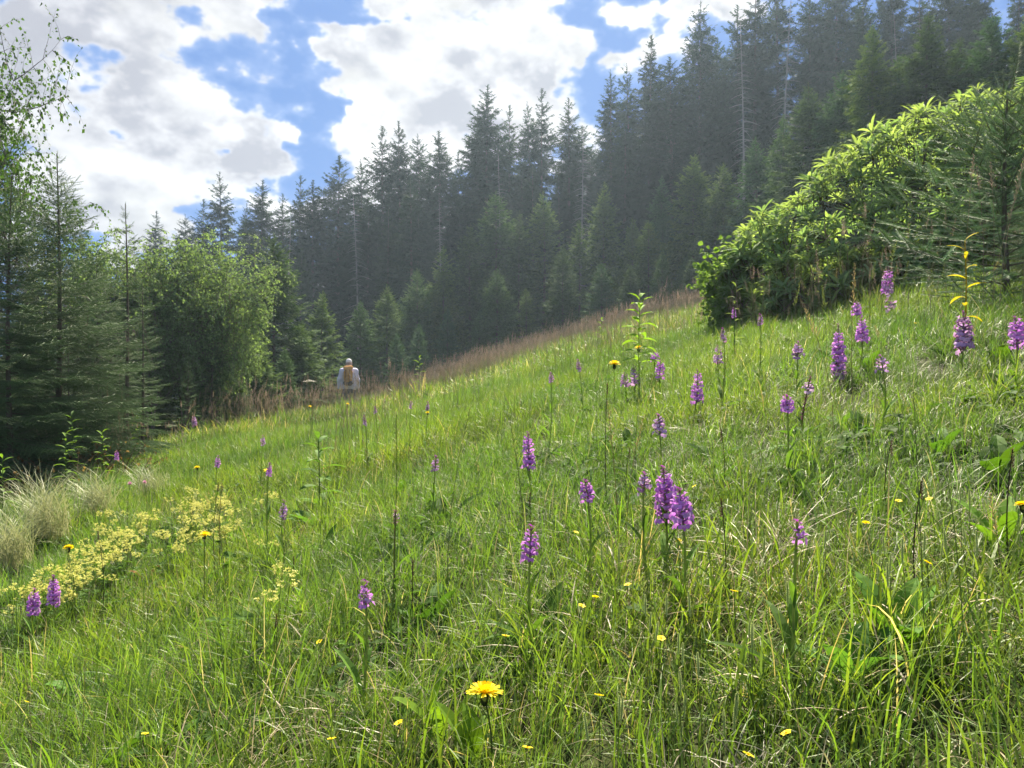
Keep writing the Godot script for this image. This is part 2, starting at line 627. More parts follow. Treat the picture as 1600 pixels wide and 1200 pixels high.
# a far shoot: a flat spray with a ragged outline
func spray(teeth: int, wide: float, k: Color, tip: Color) -> Shape:
	var s := Shape.new()
	s.tri(Vector3(-0.05, 0, wide * 0.12), Vector3(1.05, 0, 0), Vector3(-0.05, 0, -wide * 0.12), k)
	for i in teeth:
		var t := 0.04 + 0.8 * (i / 2 * 2.0) / teeth
		var sg := 1.0 if i % 2 else -1.0
		var d := Vector3(r(0.25, 0.5), r(-0.32, 0.15), sg * wide * r(0.4, 0.75)) * (1.0 - 0.35 * t)
		s.tri(Vector3(t, 0, 0), Vector3(t + 0.17, 0, 0), Vector3(t, 0, 0) + d, shade(k.lerp(tip, t), r(0.75, 1.25)))
	return s


func row_of(s: Shape, shoots: Array, piece: float, p: Vector3, dir: Vector3, long: float, sub: bool, sag: float) -> void:
	var n := maxi(1, roundi(long / piece))
	var step := long / n
	var d := dir
	var q := p
	for i in n:
		d = (d + Vector3.DOWN * sag * step).normalized()
		var b := frame_along(d, r(-0.6, 0.6)).scaled_local(Vector3.ONE * step * 1.12)
		s.add(shoots[rng.randi() % shoots.size()], Transform3D(b, q))
		if sub and i < n - 1:
			for sg in [-1.0, 1.0]:
				var d2: Vector3 = (d * 0.75 + d.cross(Vector3.UP) * sg * 0.65 + Vector3(0, r(-0.3, 0.1), 0)).normalized()
				var b2 := frame_along(d2, r(-0.6, 0.6)).scaled_local(Vector3.ONE * piece * r(0.7, 1.05) * (1.0 - 0.4 * i / n))
				s.add(shoots[rng.randi() % shoots.size()], Transform3D(b2, q + d * step * 0.7))
		q += d * step


func bough(s: Shape, wood: Shape, o: Vector3, dir: Vector3, long: float, c: Dictionary) -> void:
	var n := maxi(2, roundi(long / c.step))
	var seg := long / n
	var d := dir
	var p := o
	for i in n:
		var t := (i + 0.5) / n
		d = (d + Vector3.UP * lerpf(c.droop, c.lift, t) / n + Vector3(r(-0.04, 0.04), 0, r(-0.04, 0.04))).normalized()
		var q := p + d * seg
		var w: float = c.wood * (1.1 - t) * (0.4 + long)
		var side := d.cross(Vector3.UP).normalized()
		wood.quad(p + side * w, p - side * w, q - side * w * 0.8, q + side * w * 0.8, c.bark)
		wood.quad(p + Vector3.UP * w, p - Vector3.UP * w, q - Vector3.UP * w * 0.8, q + Vector3.UP * w * 0.8, c.bark)
		if t > c.bare and c.shoots.size():
			row_of(s, c.shoots, c.piece, p, d, seg, false, 0.0)
			for sg in [-1.0, 1.0]:
				if rng.randf() > c.dense:
					continue
				var lt: float = (c.side * long * pow(1.0 - t, 0.75) * minf(1.0, 0.35 + t * 2.0) + c.piece * 0.6) * r(0.65, 1.25)
				var e: Vector3 = (d * 0.7 + side * sg * 0.75 + Vector3.UP * r(c.hang, 0.12)).normalized()
				row_of(s, c.shoots, c.piece, p + d * seg * rng.randf(), e, lt, c.sub, c.sag)
		p = q
	if c.shoots.size():
		row_of(s, c.shoots, c.piece, p, d, c.piece, true, 0.0)


func spruce(c: Dictionary) -> Dictionary:
	var s := Shape.new()
	var wood := Shape.new()
	var where := [[], [], [], [], [], []]
	var tall: float = c.tall
	var piece: float = c.piece
	var pts := []
	var rad := []
	var bend := Vector3(r(-1, 1), 0, r(-1, 1)) * 0.012 * tall
	for i in 9:
		var t := i / 8.0
		pts.append(Vector3(0, t * tall, 0) + bend * sin(t * 3.0))
		rad.append(lerpf(c.thick, 0.006, pow(t, 0.8)))
	pts[0].y = -0.4
	wood.tube(pts, rad, 7, c.bark)
	if c.shoots.size():
		row_of(s, c.shoots, c.piece, Vector3(0, tall * 0.955, 0) + bend * 0.3, Vector3.UP, tall * 0.05, false, 0.0)
	var y: float = tall * 0.955
	while y > tall * c.base:
		var t := 1.0 - y / tall
		var n: int = c.per + rng.randi() % 3 - 1
		if t < 0.12: n = 5
		var a0 := r(0, TAU)
		for i in n:
			if rng.randf() < c.gaps:
				continue
			var a := a0 + TAU * i / n + r(-0.25, 0.25)
			var long: float = (c.wide * (1.0 - exp(-t * c.shape)) / (1.0 - exp(-c.shape)) + 0.010 * tall) * r(c.ragged, 1.12)
			if y < tall * (c.base + 0.08): long *= 0.75
			var el := lerpf(c.el_top, c.el_low, minf(1.0, pow(t, 0.6) * 1.1)) + r(-0.12, 0.12)
			var d := Vector3(cos(a) * cos(el), sin(el), sin(a) * cos(el))
			var o: Vector3 = Vector3(0, y + r(-0.4, 0.4) * c.gap, 0) + bend * sin((1.0 - t) * 3.0)
			if c.has("boughs"):
				var j := clampi(int(long / c.wide * 3.0), 0, 2) * 2 + rng.randi() % 2
				var turn := Basis(Vector3.UP, -a) * Basis(Vector3.BACK, el)
				where[j].append(Transform3D(turn.scaled_local(Vector3.ONE * long / c.lengths[j]), o))
			else:
				c.piece = piece * clampf(0.35 + t * 2.6, 0.35, 1.0)
				bough(s, wood, o, d, long, c)
				c.piece = piece
		y -= c.gap * r(0.75, 1.25) * lerpf(0.7, 1.1, t)
	return {"crown": s.mesh() if s.v.size() else null, "wood": wood.mesh(), "tall": tall, "tris": s.v.size() / 3, "boughs": c.get("boughs", []), "where": where}


# six boughs along +X, two of each length, to be set on the trunk many times
func bough_set(c: Dictionary) -> void:
	c.boughs = []
	c.lengths = []
	for i in 6:
		var long: float = c.wide * [0.22, 0.55, 0.95][i / 2]
		var s := Shape.new()
		bough(s, s, Vector3.ZERO, Vector3.RIGHT, long, c)
		c.boughs.append(s.mesh())
		c.lengths.append(long)


func place_tree(kind: Dictionary, called: String, label: String, category: String, at: Vector3, tall: float, group := "", girth := 1.0, lean := 0.0) -> Node3D:
	var t := thing(called, label, category, at, r(0, TAU), group)
	t.rotation.z = lean
	var k: float = tall / kind.tall
	var x := Transform3D(Basis().scaled(Vector3(k * girth, k, k * girth)), Vector3.ZERO)
	part("trunk", kind.wood, M.bark, t, x)
	if kind.crown:
		part("crown", kind.crown, kind.get("leaf", M.needles[rng.randi() % 4]), t, x)
	for j in kind.get("boughs", []).size():
		var w := []
		var tint := []
		for o in kind.where[j]:
			w.append(x * o)
			tint.append(shade(Color.WHITE, r(0.75, 1.2)))
		if w.size():
			copies("crown", kind.boughs[j], M.needle, w, tint, t)
	return t


const BARK := Color(0.10, 0.085, 0.07)


func make_kinds() -> Dictionary:
	var k := {}
	var dark := Color(0.024, 0.062, 0.026)
	var dark_tip := Color(0.040, 0.090, 0.034)
	var young := Color(0.085, 0.175, 0.058)
	var young_tip := Color(0.19, 0.32, 0.10)
	var far_shoots := []
	for i in 5:
		far_shoots.append(spray(8, 0.7, shade(dark, r(0.8, 1.2)), dark_tip))
	var old := {"shoots": far_shoots, "piece": 0.42, "step": 0.24, "side": 0.5, "sub": false, "sag": 0.5, "hang": -0.6, "dense": 0.95, "bare": 0.12, "droop": -0.35, "lift": 0.55, "wood": 0.008,
		"bark": BARK, "tall": 15.0, "thick": 0.20, "base": 0.08, "per": 8, "gaps": 0.12, "wide": 2.3, "shape": 1.6, "ragged": 0.55, "el_top": 0.8, "el_low": -0.3, "gap": 0.36}
	k.old = []
	for i in 5:
		var c := old.duplicate()
		c.wide = [2.5, 2.0, 2.9, 2.2, 2.3][i]
		c.shape = [1.5, 1.2, 2.4, 2.0, 1.0][i]
		c.ragged = [0.6, 0.45, 0.5, 0.4, 0.65][i]
		c.gaps = [0.08, 0.25, 0.12, 0.42, 0.1][i]
		c.base = [0.05, 0.1, 0.05, 0.18, 0.04][i]
		k.old.append(spruce(c))
	var mid_shoots := []
	for i in 5:
		mid_shoots.append(spray(8, 0.65, shade(young, r(0.8, 1.2)), young_tip))
	var mid := old.duplicate()
	mid.merge({"shoots": mid_shoots, "piece": 0.20, "step": 0.11, "side": 0.5, "sag": 0.2, "hang": -0.35, "dense": 0.95, "bare": 0.1, "droop": -0.1, "lift": 0.45, "wood": 0.005, "tall": 6.0, "thick": 0.07,
		"base": 0.01, "per": 7, "gaps": 0.06, "wide": 1.35, "shape": 0.9, "ragged": 0.6, "el_top": 0.95, "el_low": -0.12, "gap": 0.2}, true)
	k.young = []
	for i in 4:
		var c := mid.duplicate()
		c.wide = [1.5, 1.8, 1.25, 1.7][i]
		c.gaps = [0.05, 0.1, 0.15, 0.05][i]
		k.young.append(spruce(c))
	# close by every needle shows
	var fine := []
	for i in 4:
		fine.append(shoot(40, 0.20, 0.03, shade(Color(0.062, 0.122, 0.052), r(0.85, 1.15)), Color(0.10, 0.17, 0.06)))
	var hero := mid.duplicate()
	hero.merge({"shoots": fine, "piece": 0.11, "step": 0.055, "side": 0.5, "sub": true, "sag": 0.25, "hang": -0.4, "dense": 0.92, "tall": 5.2, "thick": 0.055, "per": 7, "gap": 0.18, "wide": 1.4, "gaps": 0.08, "shape": 1.0, "wood": 0.004}, true)
	bough_set(hero)
	k.hero = [spruce(hero)]
	var lank := hero.duplicate()
	lank.merge({"wide": 1.0, "per": 5, "gap": 0.3, "shape": 0.7}, true)
	k.hero.append(spruce(lank))
	var close := []
	for i in 4:
		close.append(shoot(120, 0.11, 0.013, shade(Color(0.105, 0.190, 0.095), [0.6, 0.85, 1.1, 1.4][i]), Color(0.17, 0.26, 0.13)))
	var bushy := hero.duplicate()
	bushy.merge({"shoots": close, "piece": 0.18, "step": 0.14, "side": 0.6, "sub": false, "tall": 1.3, "wide": 0.72, "per": 7, "gap": 0.1, "ragged": 0.5, "base": 0.0, "thick": 0.022, "shape": 2.2, "droop": 0.0, "lift": 0.6, "el_low": 0.15, "hang": -0.15, "wood": 0.004}, true)
	bough_set(bushy)
	k.close = [spruce(bushy)]
	var dead := old.duplicate()
	dead.merge({"shoots": [], "bark": Color(0.30, 0.28, 0.26), "wide": 1.7, "per": 5, "gap": 0.4, "tall": 12.0, "thick": 0.13, "base": 0.2, "wood": 0.016, "droop": -0.9, "lift": -0.1, "el_top": 0.3, "el_low": 0.1, "step": 0.25}, true)
	k.dead = [spruce(dead)]
	return k


# ---------------------------------------------------------------- broadleaved trees

func limb(wood: Shape, s: Shape, p: Vector3, dir: Vector3, long: float, thick: float, level: int, c: Dictionary) -> void:
	var n := 5 if level > 0 else 4
	var pts := [p]
	var rad := [thick]
	var d := dir
	var q := p
	for i in n:
		d = (d + Vector3(r(-1, 1), r(-0.6, 0.8), r(-1, 1)) * 0.16 + Vector3.UP * c.up * 0.12 + Vector3.DOWN * (c.weep if level == 0 else 0.0)).normalized()
		q += d * long / n
		pts.append(q)
		rad.append(thick * (1.0 - 0.8 * (i + 1.0) / n))
		if level > 0 and i >= 1 - int(level < c.levels):
			for m in c.fork:
				var a := r(0, TAU)
				var side := d.cross(Vector3(cos(a), 0.3, sin(a))).normalized()
				limb(wood, s, q, (d * r(0.5, 0.9) + side).normalized(), long * r(0.42, 0.62), thick * 0.5, level - 1, c)
		if level == 0 and q.y > c.bare_to * c.tall:
			for m in c.leaves:
				var a := r(0, TAU)
				var out := (Vector3(cos(a), r(-0.9, 0.2), sin(a)) + d * 0.5).normalized()
				var b := frame_along(out, r(-1.4, 1.4)).scaled_local(Vector3.ONE * c.leaf * r(0.7, 1.25))
				s.add(c.shapes[rng.randi() % c.shapes.size()], Transform3D(b, q - d * long / n * rng.randf() + out * 0.012))
	wood.tube(pts, rad, 5 if level > 1 else 3, c.bark)


func broadleaf(c: Dictionary) -> Dictionary:
	var wood := Shape.new()
	var s := Shape.new()
	for i in c.stems:
		var a: float = TAU * i / c.stems + r(-0.4, 0.4)
		var d := Vector3(cos(a) * c.spread, 1, sin(a) * c.spread).normalized()
		limb(wood, s, Vector3(0, -0.15, 0), d, c.tall * r(0.6, 0.75), c.thick, c.levels, c)
	return {"crown": s.mesh(), "wood": wood.mesh(), "tall": c.tall, "leaf": M.leaf, "tris": s.v.size() / 3}


func make_broadleaves(k: Dictionary) -> void:
	var shapes := []
	for i in 5:
		var s := Shape.new()
		leaf(s, Transform3D(), 1.0, 0.78, shade(Color(0.060, 0.125, 0.030), r(0.75, 1.3)), 2, 0.3, 0.25, 0.2)
		shapes.append(s)
	var c := {"shapes": shapes, "leaf": 0.05, "leaves": 3, "bare_to": 0.58, "levels": 3, "fork": 2, "stems": 2, "spread": 0.08, "tall": 4.6, "thick": 0.03, "up": 0.6, "weep": 0.25, "bark": Color(0.16, 0.13, 0.11)}
	k.birch = [broadleaf(c)]
	var pale := []
	for i in 5:
		var s := Shape.new()
		leaf(s, Transform3D(), 1.0, 0.7, shade(Color(0.16, 0.245, 0.125), r(0.75, 1.3)), 2, 0.3, 0.25, 0.25)
		pale.append(s)
	var c2 := c.duplicate()
	c2.merge({"shapes": pale, "leaf": 0.055, "leaves": 3, "stems": 4, "spread": 0.13, "tall": 3.6, "thick": 0.03, "bare_to": 0.0}, true)
	k.birch.append(broadleaf(c2))
	var round_leaves := []
	for i in 4:
		var s := Shape.new()
		leaf(s, Transform3D(), 1.0, 0.85, shade(Color(0.11, 0.19, 0.04), r(0.75, 1.3)), 4, 0.5, 0.3, 0.5)
		round_leaves.append(s)
	var c3 := c.duplicate()
	c3.merge({"shapes": round_leaves, "leaf": 0.055, "leaves": 3, "levels": 2, "stems": 5, "spread": 0.3, "tall": 1.0, "thick": 0.012, "up": 0.3, "weep": 0.0, "bare_to": 0.0}, true)
	k.shrub = [broadleaf(c3)]


# the skyline of the forest in the photograph: column, row of the tip, metres ahead, which of the five crowns
const TIPS := [[240, 330, 52, 1], [285, 335, 52, 0], [318, 312, 50, 3], [345, 270, 46, 3], [385, 318, 50, 0], [413, 283, 46, 0], [440, 304, 47, 1], [468, 276, 46, 3], [492, 282, 45, 0], [530, 245, 46, 2], [562, 250, 47, 1],
	[598, 200, 44, 3], [623, 190, 44, 0], [656, 210, 46, 2], [684, 205, 44, 0], [716, 240, 46, 1], [742, 172, 45, 1], [765, 135, 43, 0], [797, 166, 45, 3], [829, 160, 45, 1], [847, 138, 44, 3], [886, 155, 43, 1], [914, 196, 44, 2],
	[948, 110, 42, 1], [982, 100, 41, 3], [1018, 56, 40, 1], [1086, 3, 38, 0], [1120, 60, 41, 2], [1148, 12, 37, 3], [1180, -30, 36, 1], [1216, -60, 37, 3], [1262, -30, 36, 1], [1300, -70, 35, 2], [1346, -40, 36, 3], [1396, -60, 34, 0],
	[1440, -30, 34, 1], [1486, -60, 33, 2], [1532, -50, 33, 0], [1590, -70, 32, 1]]
const ORDINAL := ["first", "second", "third", "fourth", "fifth", "sixth", "seventh", "eighth", "ninth", "tenth", "eleventh", "twelfth", "thirteenth", "fourteenth", "fifteenth", "sixteenth", "seventeenth", "eighteenth", "nineteenth", "twentieth",
	"twenty-first", "twenty-second", "twenty-third", "twenty-fourth", "twenty-fifth", "twenty-sixth", "twenty-seventh", "twenty-eighth", "twenty-ninth", "thirtieth", "thirty-first", "thirty-second", "thirty-third", "thirty-fourth", "thirty-fifth",
	"thirty-sixth", "thirty-seventh", "thirty-eighth", "thirty-ninth", "fortieth"]
const HABIT := ["full dark crown", "narrow dark crown", "broad dark crown", "thin gappy crown", "slim ragged crown"]


func skyline(px: float) -> float:
	for i in TIPS.size() - 1:
		if px < TIPS[i + 1][0]:
			return lerpf(TIPS[i][1], TIPS[i + 1][1], clampf((px - TIPS[i][0]) / (TIPS[i + 1][0] - TIPS[i][0]), 0, 1))
	return -60.0


func make_forest(k: Dictionary) -> void:
	var marks := []
	for i in TIPS.size():
		var t = TIPS[i]
		marks.append([t[0], t[1], "the %s skyline spruce" % ORDINAL[i]])
		var at := spot(t[0], t[2])
		place_tree(k.old[t[3]], "spruce_tree", "tall spruce with %s, %s on the skyline counting from the birches" % [HABIT[t[3]], ORDINAL[i]], "spruce", at, rise(t[1], t[2]) - at.y, "tall spruces on the forest skyline", r(0.78, 1.18), r(-0.02, 0.02))
	# the mass of trees behind and between them
	for i in 130:
		var f := lerpf(37.0, 70.0, rng.randf())
		var px := r(-250, 1950)
		if px > 1000: f -= minf((px - 1000.0) * 0.012, 7.0)
		var at := spot(px, f)
		var top := at.y + r(8.0, 13.5)
		var low := rise(maxf(skyline(px), 0.0 if px < 1140 else -400.0) + r(45, 130), f)
		var tall := minf(top, low) - at.y
		if tall < 3.0:
			continue
		place_tree(k.old[rng.randi() % 5], "spruce_tree", beside("old forest spruce", px, 600.0 - (at.y + tall - EYE) / f * F, marks), "spruce", at, tall, "spruces massed inside the forest", r(0.9, 1.3), r(-0.02, 0.02))
	# younger trees along the forest edge: column, tip, metres ahead, kind, what singles it out
	var edge := [[428, 365, 21, 1, "broad pale one above the path, beside the birches"], [372, 420, 20, 0, "low one between the pale birch and the broad spruce above the path"], [505, 455, 24, 2, "small narrow one just above the hiker"],
		[470, 500, 22, 3, "small bushy one beside the hiker's elbow"], [562, 470, 29, 3, "one behind the hiker's shoulder"], [605, 445, 31, 0, "slim one next beyond the hiker"], [652, 420, 33, 1, "broad one below the flat-topped pair of spruces"],
		[693, 385, 34, 2, "narrow one with a long leader below the tallest middle spruce"], [735, 350, 35, 0, "tall green one below the pale dead trunk"], [775, 300, 36, 1, "tallest green one in the middle of the forest front"],
		[812, 330, 35, 2, "narrow one behind the leafy front row, third above the meadow crest"], [848, 300, 36, 0, "tall one in front of the twin-tipped spruces"], [775, 420, 31, 3, "pale bushy one standing out in the front row"],
		[880, 385, 31, 0, "pale pointed one at the meadow edge, brightest of the front row"], [822, 450, 31, 2, "short one at the meadow edge beside the pale pointed spruce"], [905, 345, 34, 2, "slim dark green one behind the pale pointed spruce"],
		[945, 285, 35, 0, "tall one halfway up the slope, below the stepped tips"], [990, 340, 33, 3, "bushy one halfway up the slope"], [1035, 275, 32, 2, "narrow one with a clear leader on the slope"], [1085, 240, 30, 0, "tall green one below the highest spruce tip"],
		[1130, 255, 28, 1, "broad one behind the edge of the leafy bush"], [1180, 215, 26, 0, "tall one just above the low end of the leafy bush"], [1225, 180, 24, 2, "narrow one with a pale leader above the leafy bush"],
		[1262, 130, 22, 0, "green one above the first hump of the leafy bush"], [1315, 110, 21, 3, "bushy pale one above the middle of the leafy bush"], [1365, 40, 19, 2, "slender pale one with a whitish leader above the bush"],
		[1405, 85, 19, 1, "broad one between the two whitish leaders"], [1452, 20, 18, 2, "slender one whose whitish stem leaves the top of the picture"], [1500, 60, 18, 0, "full one above the crest of the bush"],
		[1550, 20, 17, 1, "broad tall one above the corner of the bush"], [1610, 10, 16, 0, "one cut by the picture edge above the bush"],
		[700, 480, 31, 3, "knee-high looking bushy one at the foot of the forest"], [655, 505, 29, 0, "small one where the path meets the forest"], [620, 520, 28, 1, "small broad one at the path's end"], [750, 490, 31, 0, "small one under the pale bushy spruce"],
		[940, 410, 30, 1, "low broad one on the meadow crest"], [985, 415, 29, 3, "low one behind the tall leafy herb"], [1035, 390, 28, 0, "low pointed one behind the tall leafy herb's far side"], [1080, 400, 26, 1, "low one where crest and leafy bush meet"],
		[325, 470, 17, 2, "thin one inside the pale birch"], [400, 520, 17, 3, "dark low one where the path begins"], [445, 540, 19, 0, "small dark one behind the white umbel"]]
	for e in edge:
		var at := spot(e[0], e[2])
		place_tree(k.young[e[3]], "young_spruce", "young spruce, %s" % e[4], "spruce", at, rise(e[1], e[2]) - at.y, "young spruces along the forest edge", r(0.9, 1.2))
	for i in 40:                                        # undergrowth of small spruces under the forest edge
		var px := r(560, 1150)
		var f := 36.0 - maxf(px - 850.0, 0.0) * 0.03 - maxf(800.0 - px, 0.0) * 0.012 + r(-1.0, 3.0)
		var at := spot(px, f)
		var tall := r(1.5, 4.5)
		place_tree(k.young[rng.randi() % 4], "young_spruce", beside("low spruce at the forest foot", px, 600.0 - (at.y + tall - EYE) / f * F, marks), "spruce", at, tall, "low spruces in the thicket at the forest foot", r(1.0, 1.4))
	var bare := [[778, 240, 37, 0.0, "pale broken trunk rising from the middle of the forest front"], [1214, -20, 30, 0.06, "bare grey trunk with hanging twigs above the low end of the bush"], [448, 345, 26, -0.05, "grey trunk with drooping bare branches behind the path's broad spruce"],
		[1160, 40, 33, 0.03, "thin bare trunk in front of the highest spruces"], [1358, 30, 21, 0.03, "thin whitish stem above the middle of the bush"], [1448, -10, 19, 0.04, "whitish stem above the bush, reaching out of the picture"], [1402, 20, 22, 0.02, "thin stem between the two whitish ones"], [1255, 170, 25, 0.03, "short whitish stem over the low end of the bush"], [905, 190, 40, -0.02, "bare snag among the skyline tips in the middle"], [560, 290, 42, 0.03, "bare snag above the hiker"], [690, 300, 40, -0.03, "bare snag in front of the flat-topped skyline spruces"]]
	for b in bare:
		var at := spot(b[0], b[2])
		place_tree(k.dead[0], "dead_spruce", "dead leafless spruce, " + b[4], "dead tree", at, rise(b[1], b[2]) - at.y, "dead spruces in the forest", 0.7, b[3])


func make_thicket(k: Dictionary) -> void:
	# spruces and birches on the near side of the path
	var near := [[88, 240, 7.0, 0, "big dark spruce under the birch, its leader ending in bare twigs"], [20, 270, 6.3, 0, "dark spruce filling the picture edge under the birch"], [195, 318, 8.4, 1, "lank spruce with a long bare leader standing against the white cloud"],
		[222, 440, 7.8, 1, "thin twiggy spruce with bare lower limbs in front of the pale birch"], [-60, 200, 7.8, 0, "spruce mostly outside the picture, beside the birch"], [150, 400, 8.8, 0, "spruce between the big dark one and the lank one"],
		[105, 520, 7.7, 1, "low dark spruce above the dry brushwood"], [330, 480, 12.5, 1, "spruce hidden to its tip in the pale birch"], [295, 560, 10.4, 1, "small spruce at the foot of the pale birch"], [-10, 480, 7.2, 0, "low spruce at the picture edge above the brushwood"],
		[375, 560, 14.0, 0, "small dark spruce where the pale birch ends at the path"], [160, 560, 8.2, 0, "low bushy spruce above the leafy herbs"]]
	for e in near:
		var at := spot(e[0], e[2])
		place_tree(k.hero[e[3]], "spruce_tree", e[4], "spruce", at, rise(e[1], e[2]) - at.y, "spruces in the thicket by the meadow", r(0.95, 1.15))
	for i in 26:
		var px := r(-60, 430)
		var f := lerpf(8.6, 15.5, clampf(px / 430.0, 0, 1)) + r(-0.3, 2.5)
		place_tree(k.young[rng.randi() % 4], "young_spruce", beside("low shaded spruce in the near thicket", px, 600.0, [[92, 600, "the big dark spruce"], [20, 600, "the edge spruce"], [190, 600, "the lank spruce"], [290, 600, "the pale birch"], [400, 600, "the path spruce"]]), "spruce", spot(px, f), r(0.9, 1.9), "low spruces in the near thicket", r(1.1, 1.5))
	var birches := [[-70, 45, 7.4, 0, "tall birch leaning into the picture, its dark leaves against the sky"], [-20, 150, 8.0, 0, "second birch with leafy twigs hanging over the dark spruce"], [290, 395, 13.0, 1, "pale green birch glowing between the spruces and the path"],
		[160, 395, 12.0, 1, "pale birch showing behind the lank spruce"], [335, 465, 13.5, 1, "low pale birch nearest the path"], [235, 440, 12.0, 1, "pale birch behind the thin twiggy spruce"]]
	for e in birches:
		var at := spot(e[0], e[2])
		place_tree(k.birch[e[3]], "birch_tree", e[4], "birch", at, rise(e[1], e[2]) - at.y, "birches in the thicket", 0.62 if e[3] == 0 else 0.85)
	var at := spot(1575, 4.3)
	place_tree(k.close[0], "spruce_tree", "bushy spruce at the picture edge, its needled boughs reaching over the leafy bush", "spruce", at, rise(150, 4.3) - at.y, "", 1.1)
	at = spot(1625, 4.9)
	place_tree(k.hero[0], "spruce_tree", "darker low spruce behind the bushy one at the picture edge", "spruce", at, rise(262, 4.9) - at.y, "", 1.5)
	at = spot(1178, 8.4)
	place_tree(k.shrub[0], "leafy_shrub", "small yellowish green shrub with rounded leaves at the low end of the bush", "shrub", at, rise(345, 8.4) - at.y)
	at = spot(1142, 8.6)
	place_tree(k.shrub[0], "leafy_shrub", "lower shrub with rounded leaves at the very tip of the bush", "shrub", at, rise(405, 8.6) - at.y)


# ---------------------------------------------------------------- the bush of long leaves

func make_bush() -> void:
	var kinds := []
	for i in 6:
		var s := Shape.new()
		var n := 11 + i % 4
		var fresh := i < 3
		for j in n:
			var a := j * 2.4 + r(-0.2, 0.2)
			var el := lerpf(0.15, 1.0, float(j) / n) + r(-0.15, 0.15)
			var d := Vector3(cos(a) * cos(el), sin(el), sin(a) * cos(el))
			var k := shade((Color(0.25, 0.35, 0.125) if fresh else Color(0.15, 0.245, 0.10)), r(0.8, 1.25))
			leaf(s, Transform3D(frame_along(d, r(-0.25, 0.25)), d * 0.012), r(0.11, 0.17), r(0.022, 0.031), k, 5, r(0.3, 0.75), 0.3, 0.55)
		s.tube([Vector3(0, -0.16, 0), Vector3(0, 0.03, 0)], [0.004, 0.003], 4, Color(0.12, 0.10, 0.05))
		kinds.append(s.mesh())
	# the humps the bush is made of: column, row, metres ahead, radius
	var humps := [[1195, 430, 8.0, 0.40], [1232, 401, 7.8, 0.5], [1275, 440, 7.4, 0.45], [1290, 375, 7.8, 0.58], [1340, 405, 7.3, 0.6], [1360, 341, 7.6, 0.68], [1410, 411, 7.1, 0.7], [1430, 308, 7.4, 0.72], [1480, 388, 6.9, 0.75],
		[1505, 290, 7.3, 0.75], [1560, 346, 6.8, 0.85], [1580, 265, 7.2, 0.75], [1650, 315, 6.7, 0.95], [1660, 255, 7.0, 0.75], [1720, 395, 6.4, 1.0], [1250, 460, 7.2, 0.34], [1310, 455, 7.0, 0.38], [1375, 445, 6.8, 0.4], [1440, 440, 6.6, 0.42], [1500, 420, 6.5, 0.5], [1570, 410, 6.4, 0.6], [1640, 400, 6.3, 0.7], [1450, 411, 6.9, 0.45], [1530, 423, 6.7, 0.55]]
	var bush := thing("leafy_bush", "large dome-shaped bush with whorls of long pale green leaves on the slope", "bush", spot(1400, 6.8))
	var wood := Shape.new()
	var spots := []
	var centers := []
	for h in humps:
		var c := Vector3((h[0] - 800.0) / F * h[2], rise(h[1], h[2]), -h[2])
		centers.append([c, h[3]])
	for h in centers:
		var c: Vector3 = h[0]
		var rad: float = h[1]
		var root := Vector3(c.x + r(-0.1, 0.1), ground(c.x, -c.z) - 0.05, c.z)
		wood.tube([root - bush.position, (root + c) * 0.5 + Vector3(r(-0.1, 0.1), 0, 0) - bush.position, c - bush.position], [0.03, 0.022, 0.012], 5, BARK)
		for i in int(rad * rad * 330.0):
			var z := r(-0.5, 1.0)
			var a := r(0, TAU)
			var d := Vector3(cos(a) * sqrt(1.0 - z * z), z, sin(a) * sqrt(1.0 - z * z))
			var p := c + d * rad * r(0.82, 1.07)
			if p.y < ground(p.x, -p.z) + 0.05:
				continue
			var inside := false
			for o in centers:
				if o != h and p.distance_to(o[0]) < o[1] * 0.78:
					inside = true
					break
			if inside:
				continue
			var up := (d * 0.65 + Vector3.UP * 0.75 + Vector3(r(-0.25, 0.25), 0, r(-0.25, 0.25))).normalized()
			var b := frame_along(up.cross(Vector3(cos(a * 3.0), 0.1, sin(a * 3.0))).normalized())
			b.y = up
			b.z = b.x.cross(up).normalized()
			b.x = up.cross(b.z)
			b = b * Basis(Vector3.UP, r(0, TAU))
			b = b.scaled_local(Vector3.ONE * r(0.65, 1.2))
			spots.append([p.length() - 2.0 * d.z, Transform3D(b, p - bush.position), z])
			if i % 3 == 0:
				wood.tube([c - bush.position, p - bush.position - up * 0.1], [0.008, 0.003], 3, BARK)
	# a skirt of low whorls down to the grass
	for i in 760:
		var px := r(1170, 1660)
		var f := lerpf(7.9, 6.0, (px - 1170) / 490.0) + r(-0.35, 0.45)
		var p := spot(px, f) + Vector3(0, r(0.08, 0.45), 0)
		var b := Basis(Vector3(r(-1, 1), 0, r(-1, 1)).normalized(), r(0.1, 0.7)) * Basis(Vector3.UP, r(0, TAU))
		spots.append([p.length(), Transform3D(b.scaled_local(Vector3.ONE * r(0.65, 1.1)), p - bush.position), 1.0])
	part("stems", wood.mesh(), M.bark, bush)
	spots.sort_custom(func(a, b): return a[0] < b[0])
	var rest := [[], [], [], [], [], []]
	var tint := [[], [], [], [], [], []]
	for i in spots.size():
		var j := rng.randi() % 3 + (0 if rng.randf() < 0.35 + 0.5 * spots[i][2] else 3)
		if i < 300:
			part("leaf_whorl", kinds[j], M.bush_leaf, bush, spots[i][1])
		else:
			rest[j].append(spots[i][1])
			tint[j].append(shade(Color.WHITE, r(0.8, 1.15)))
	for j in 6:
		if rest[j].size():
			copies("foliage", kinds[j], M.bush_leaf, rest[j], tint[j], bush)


# ---------------------------------------------------------------- flowers and herbs of the meadow

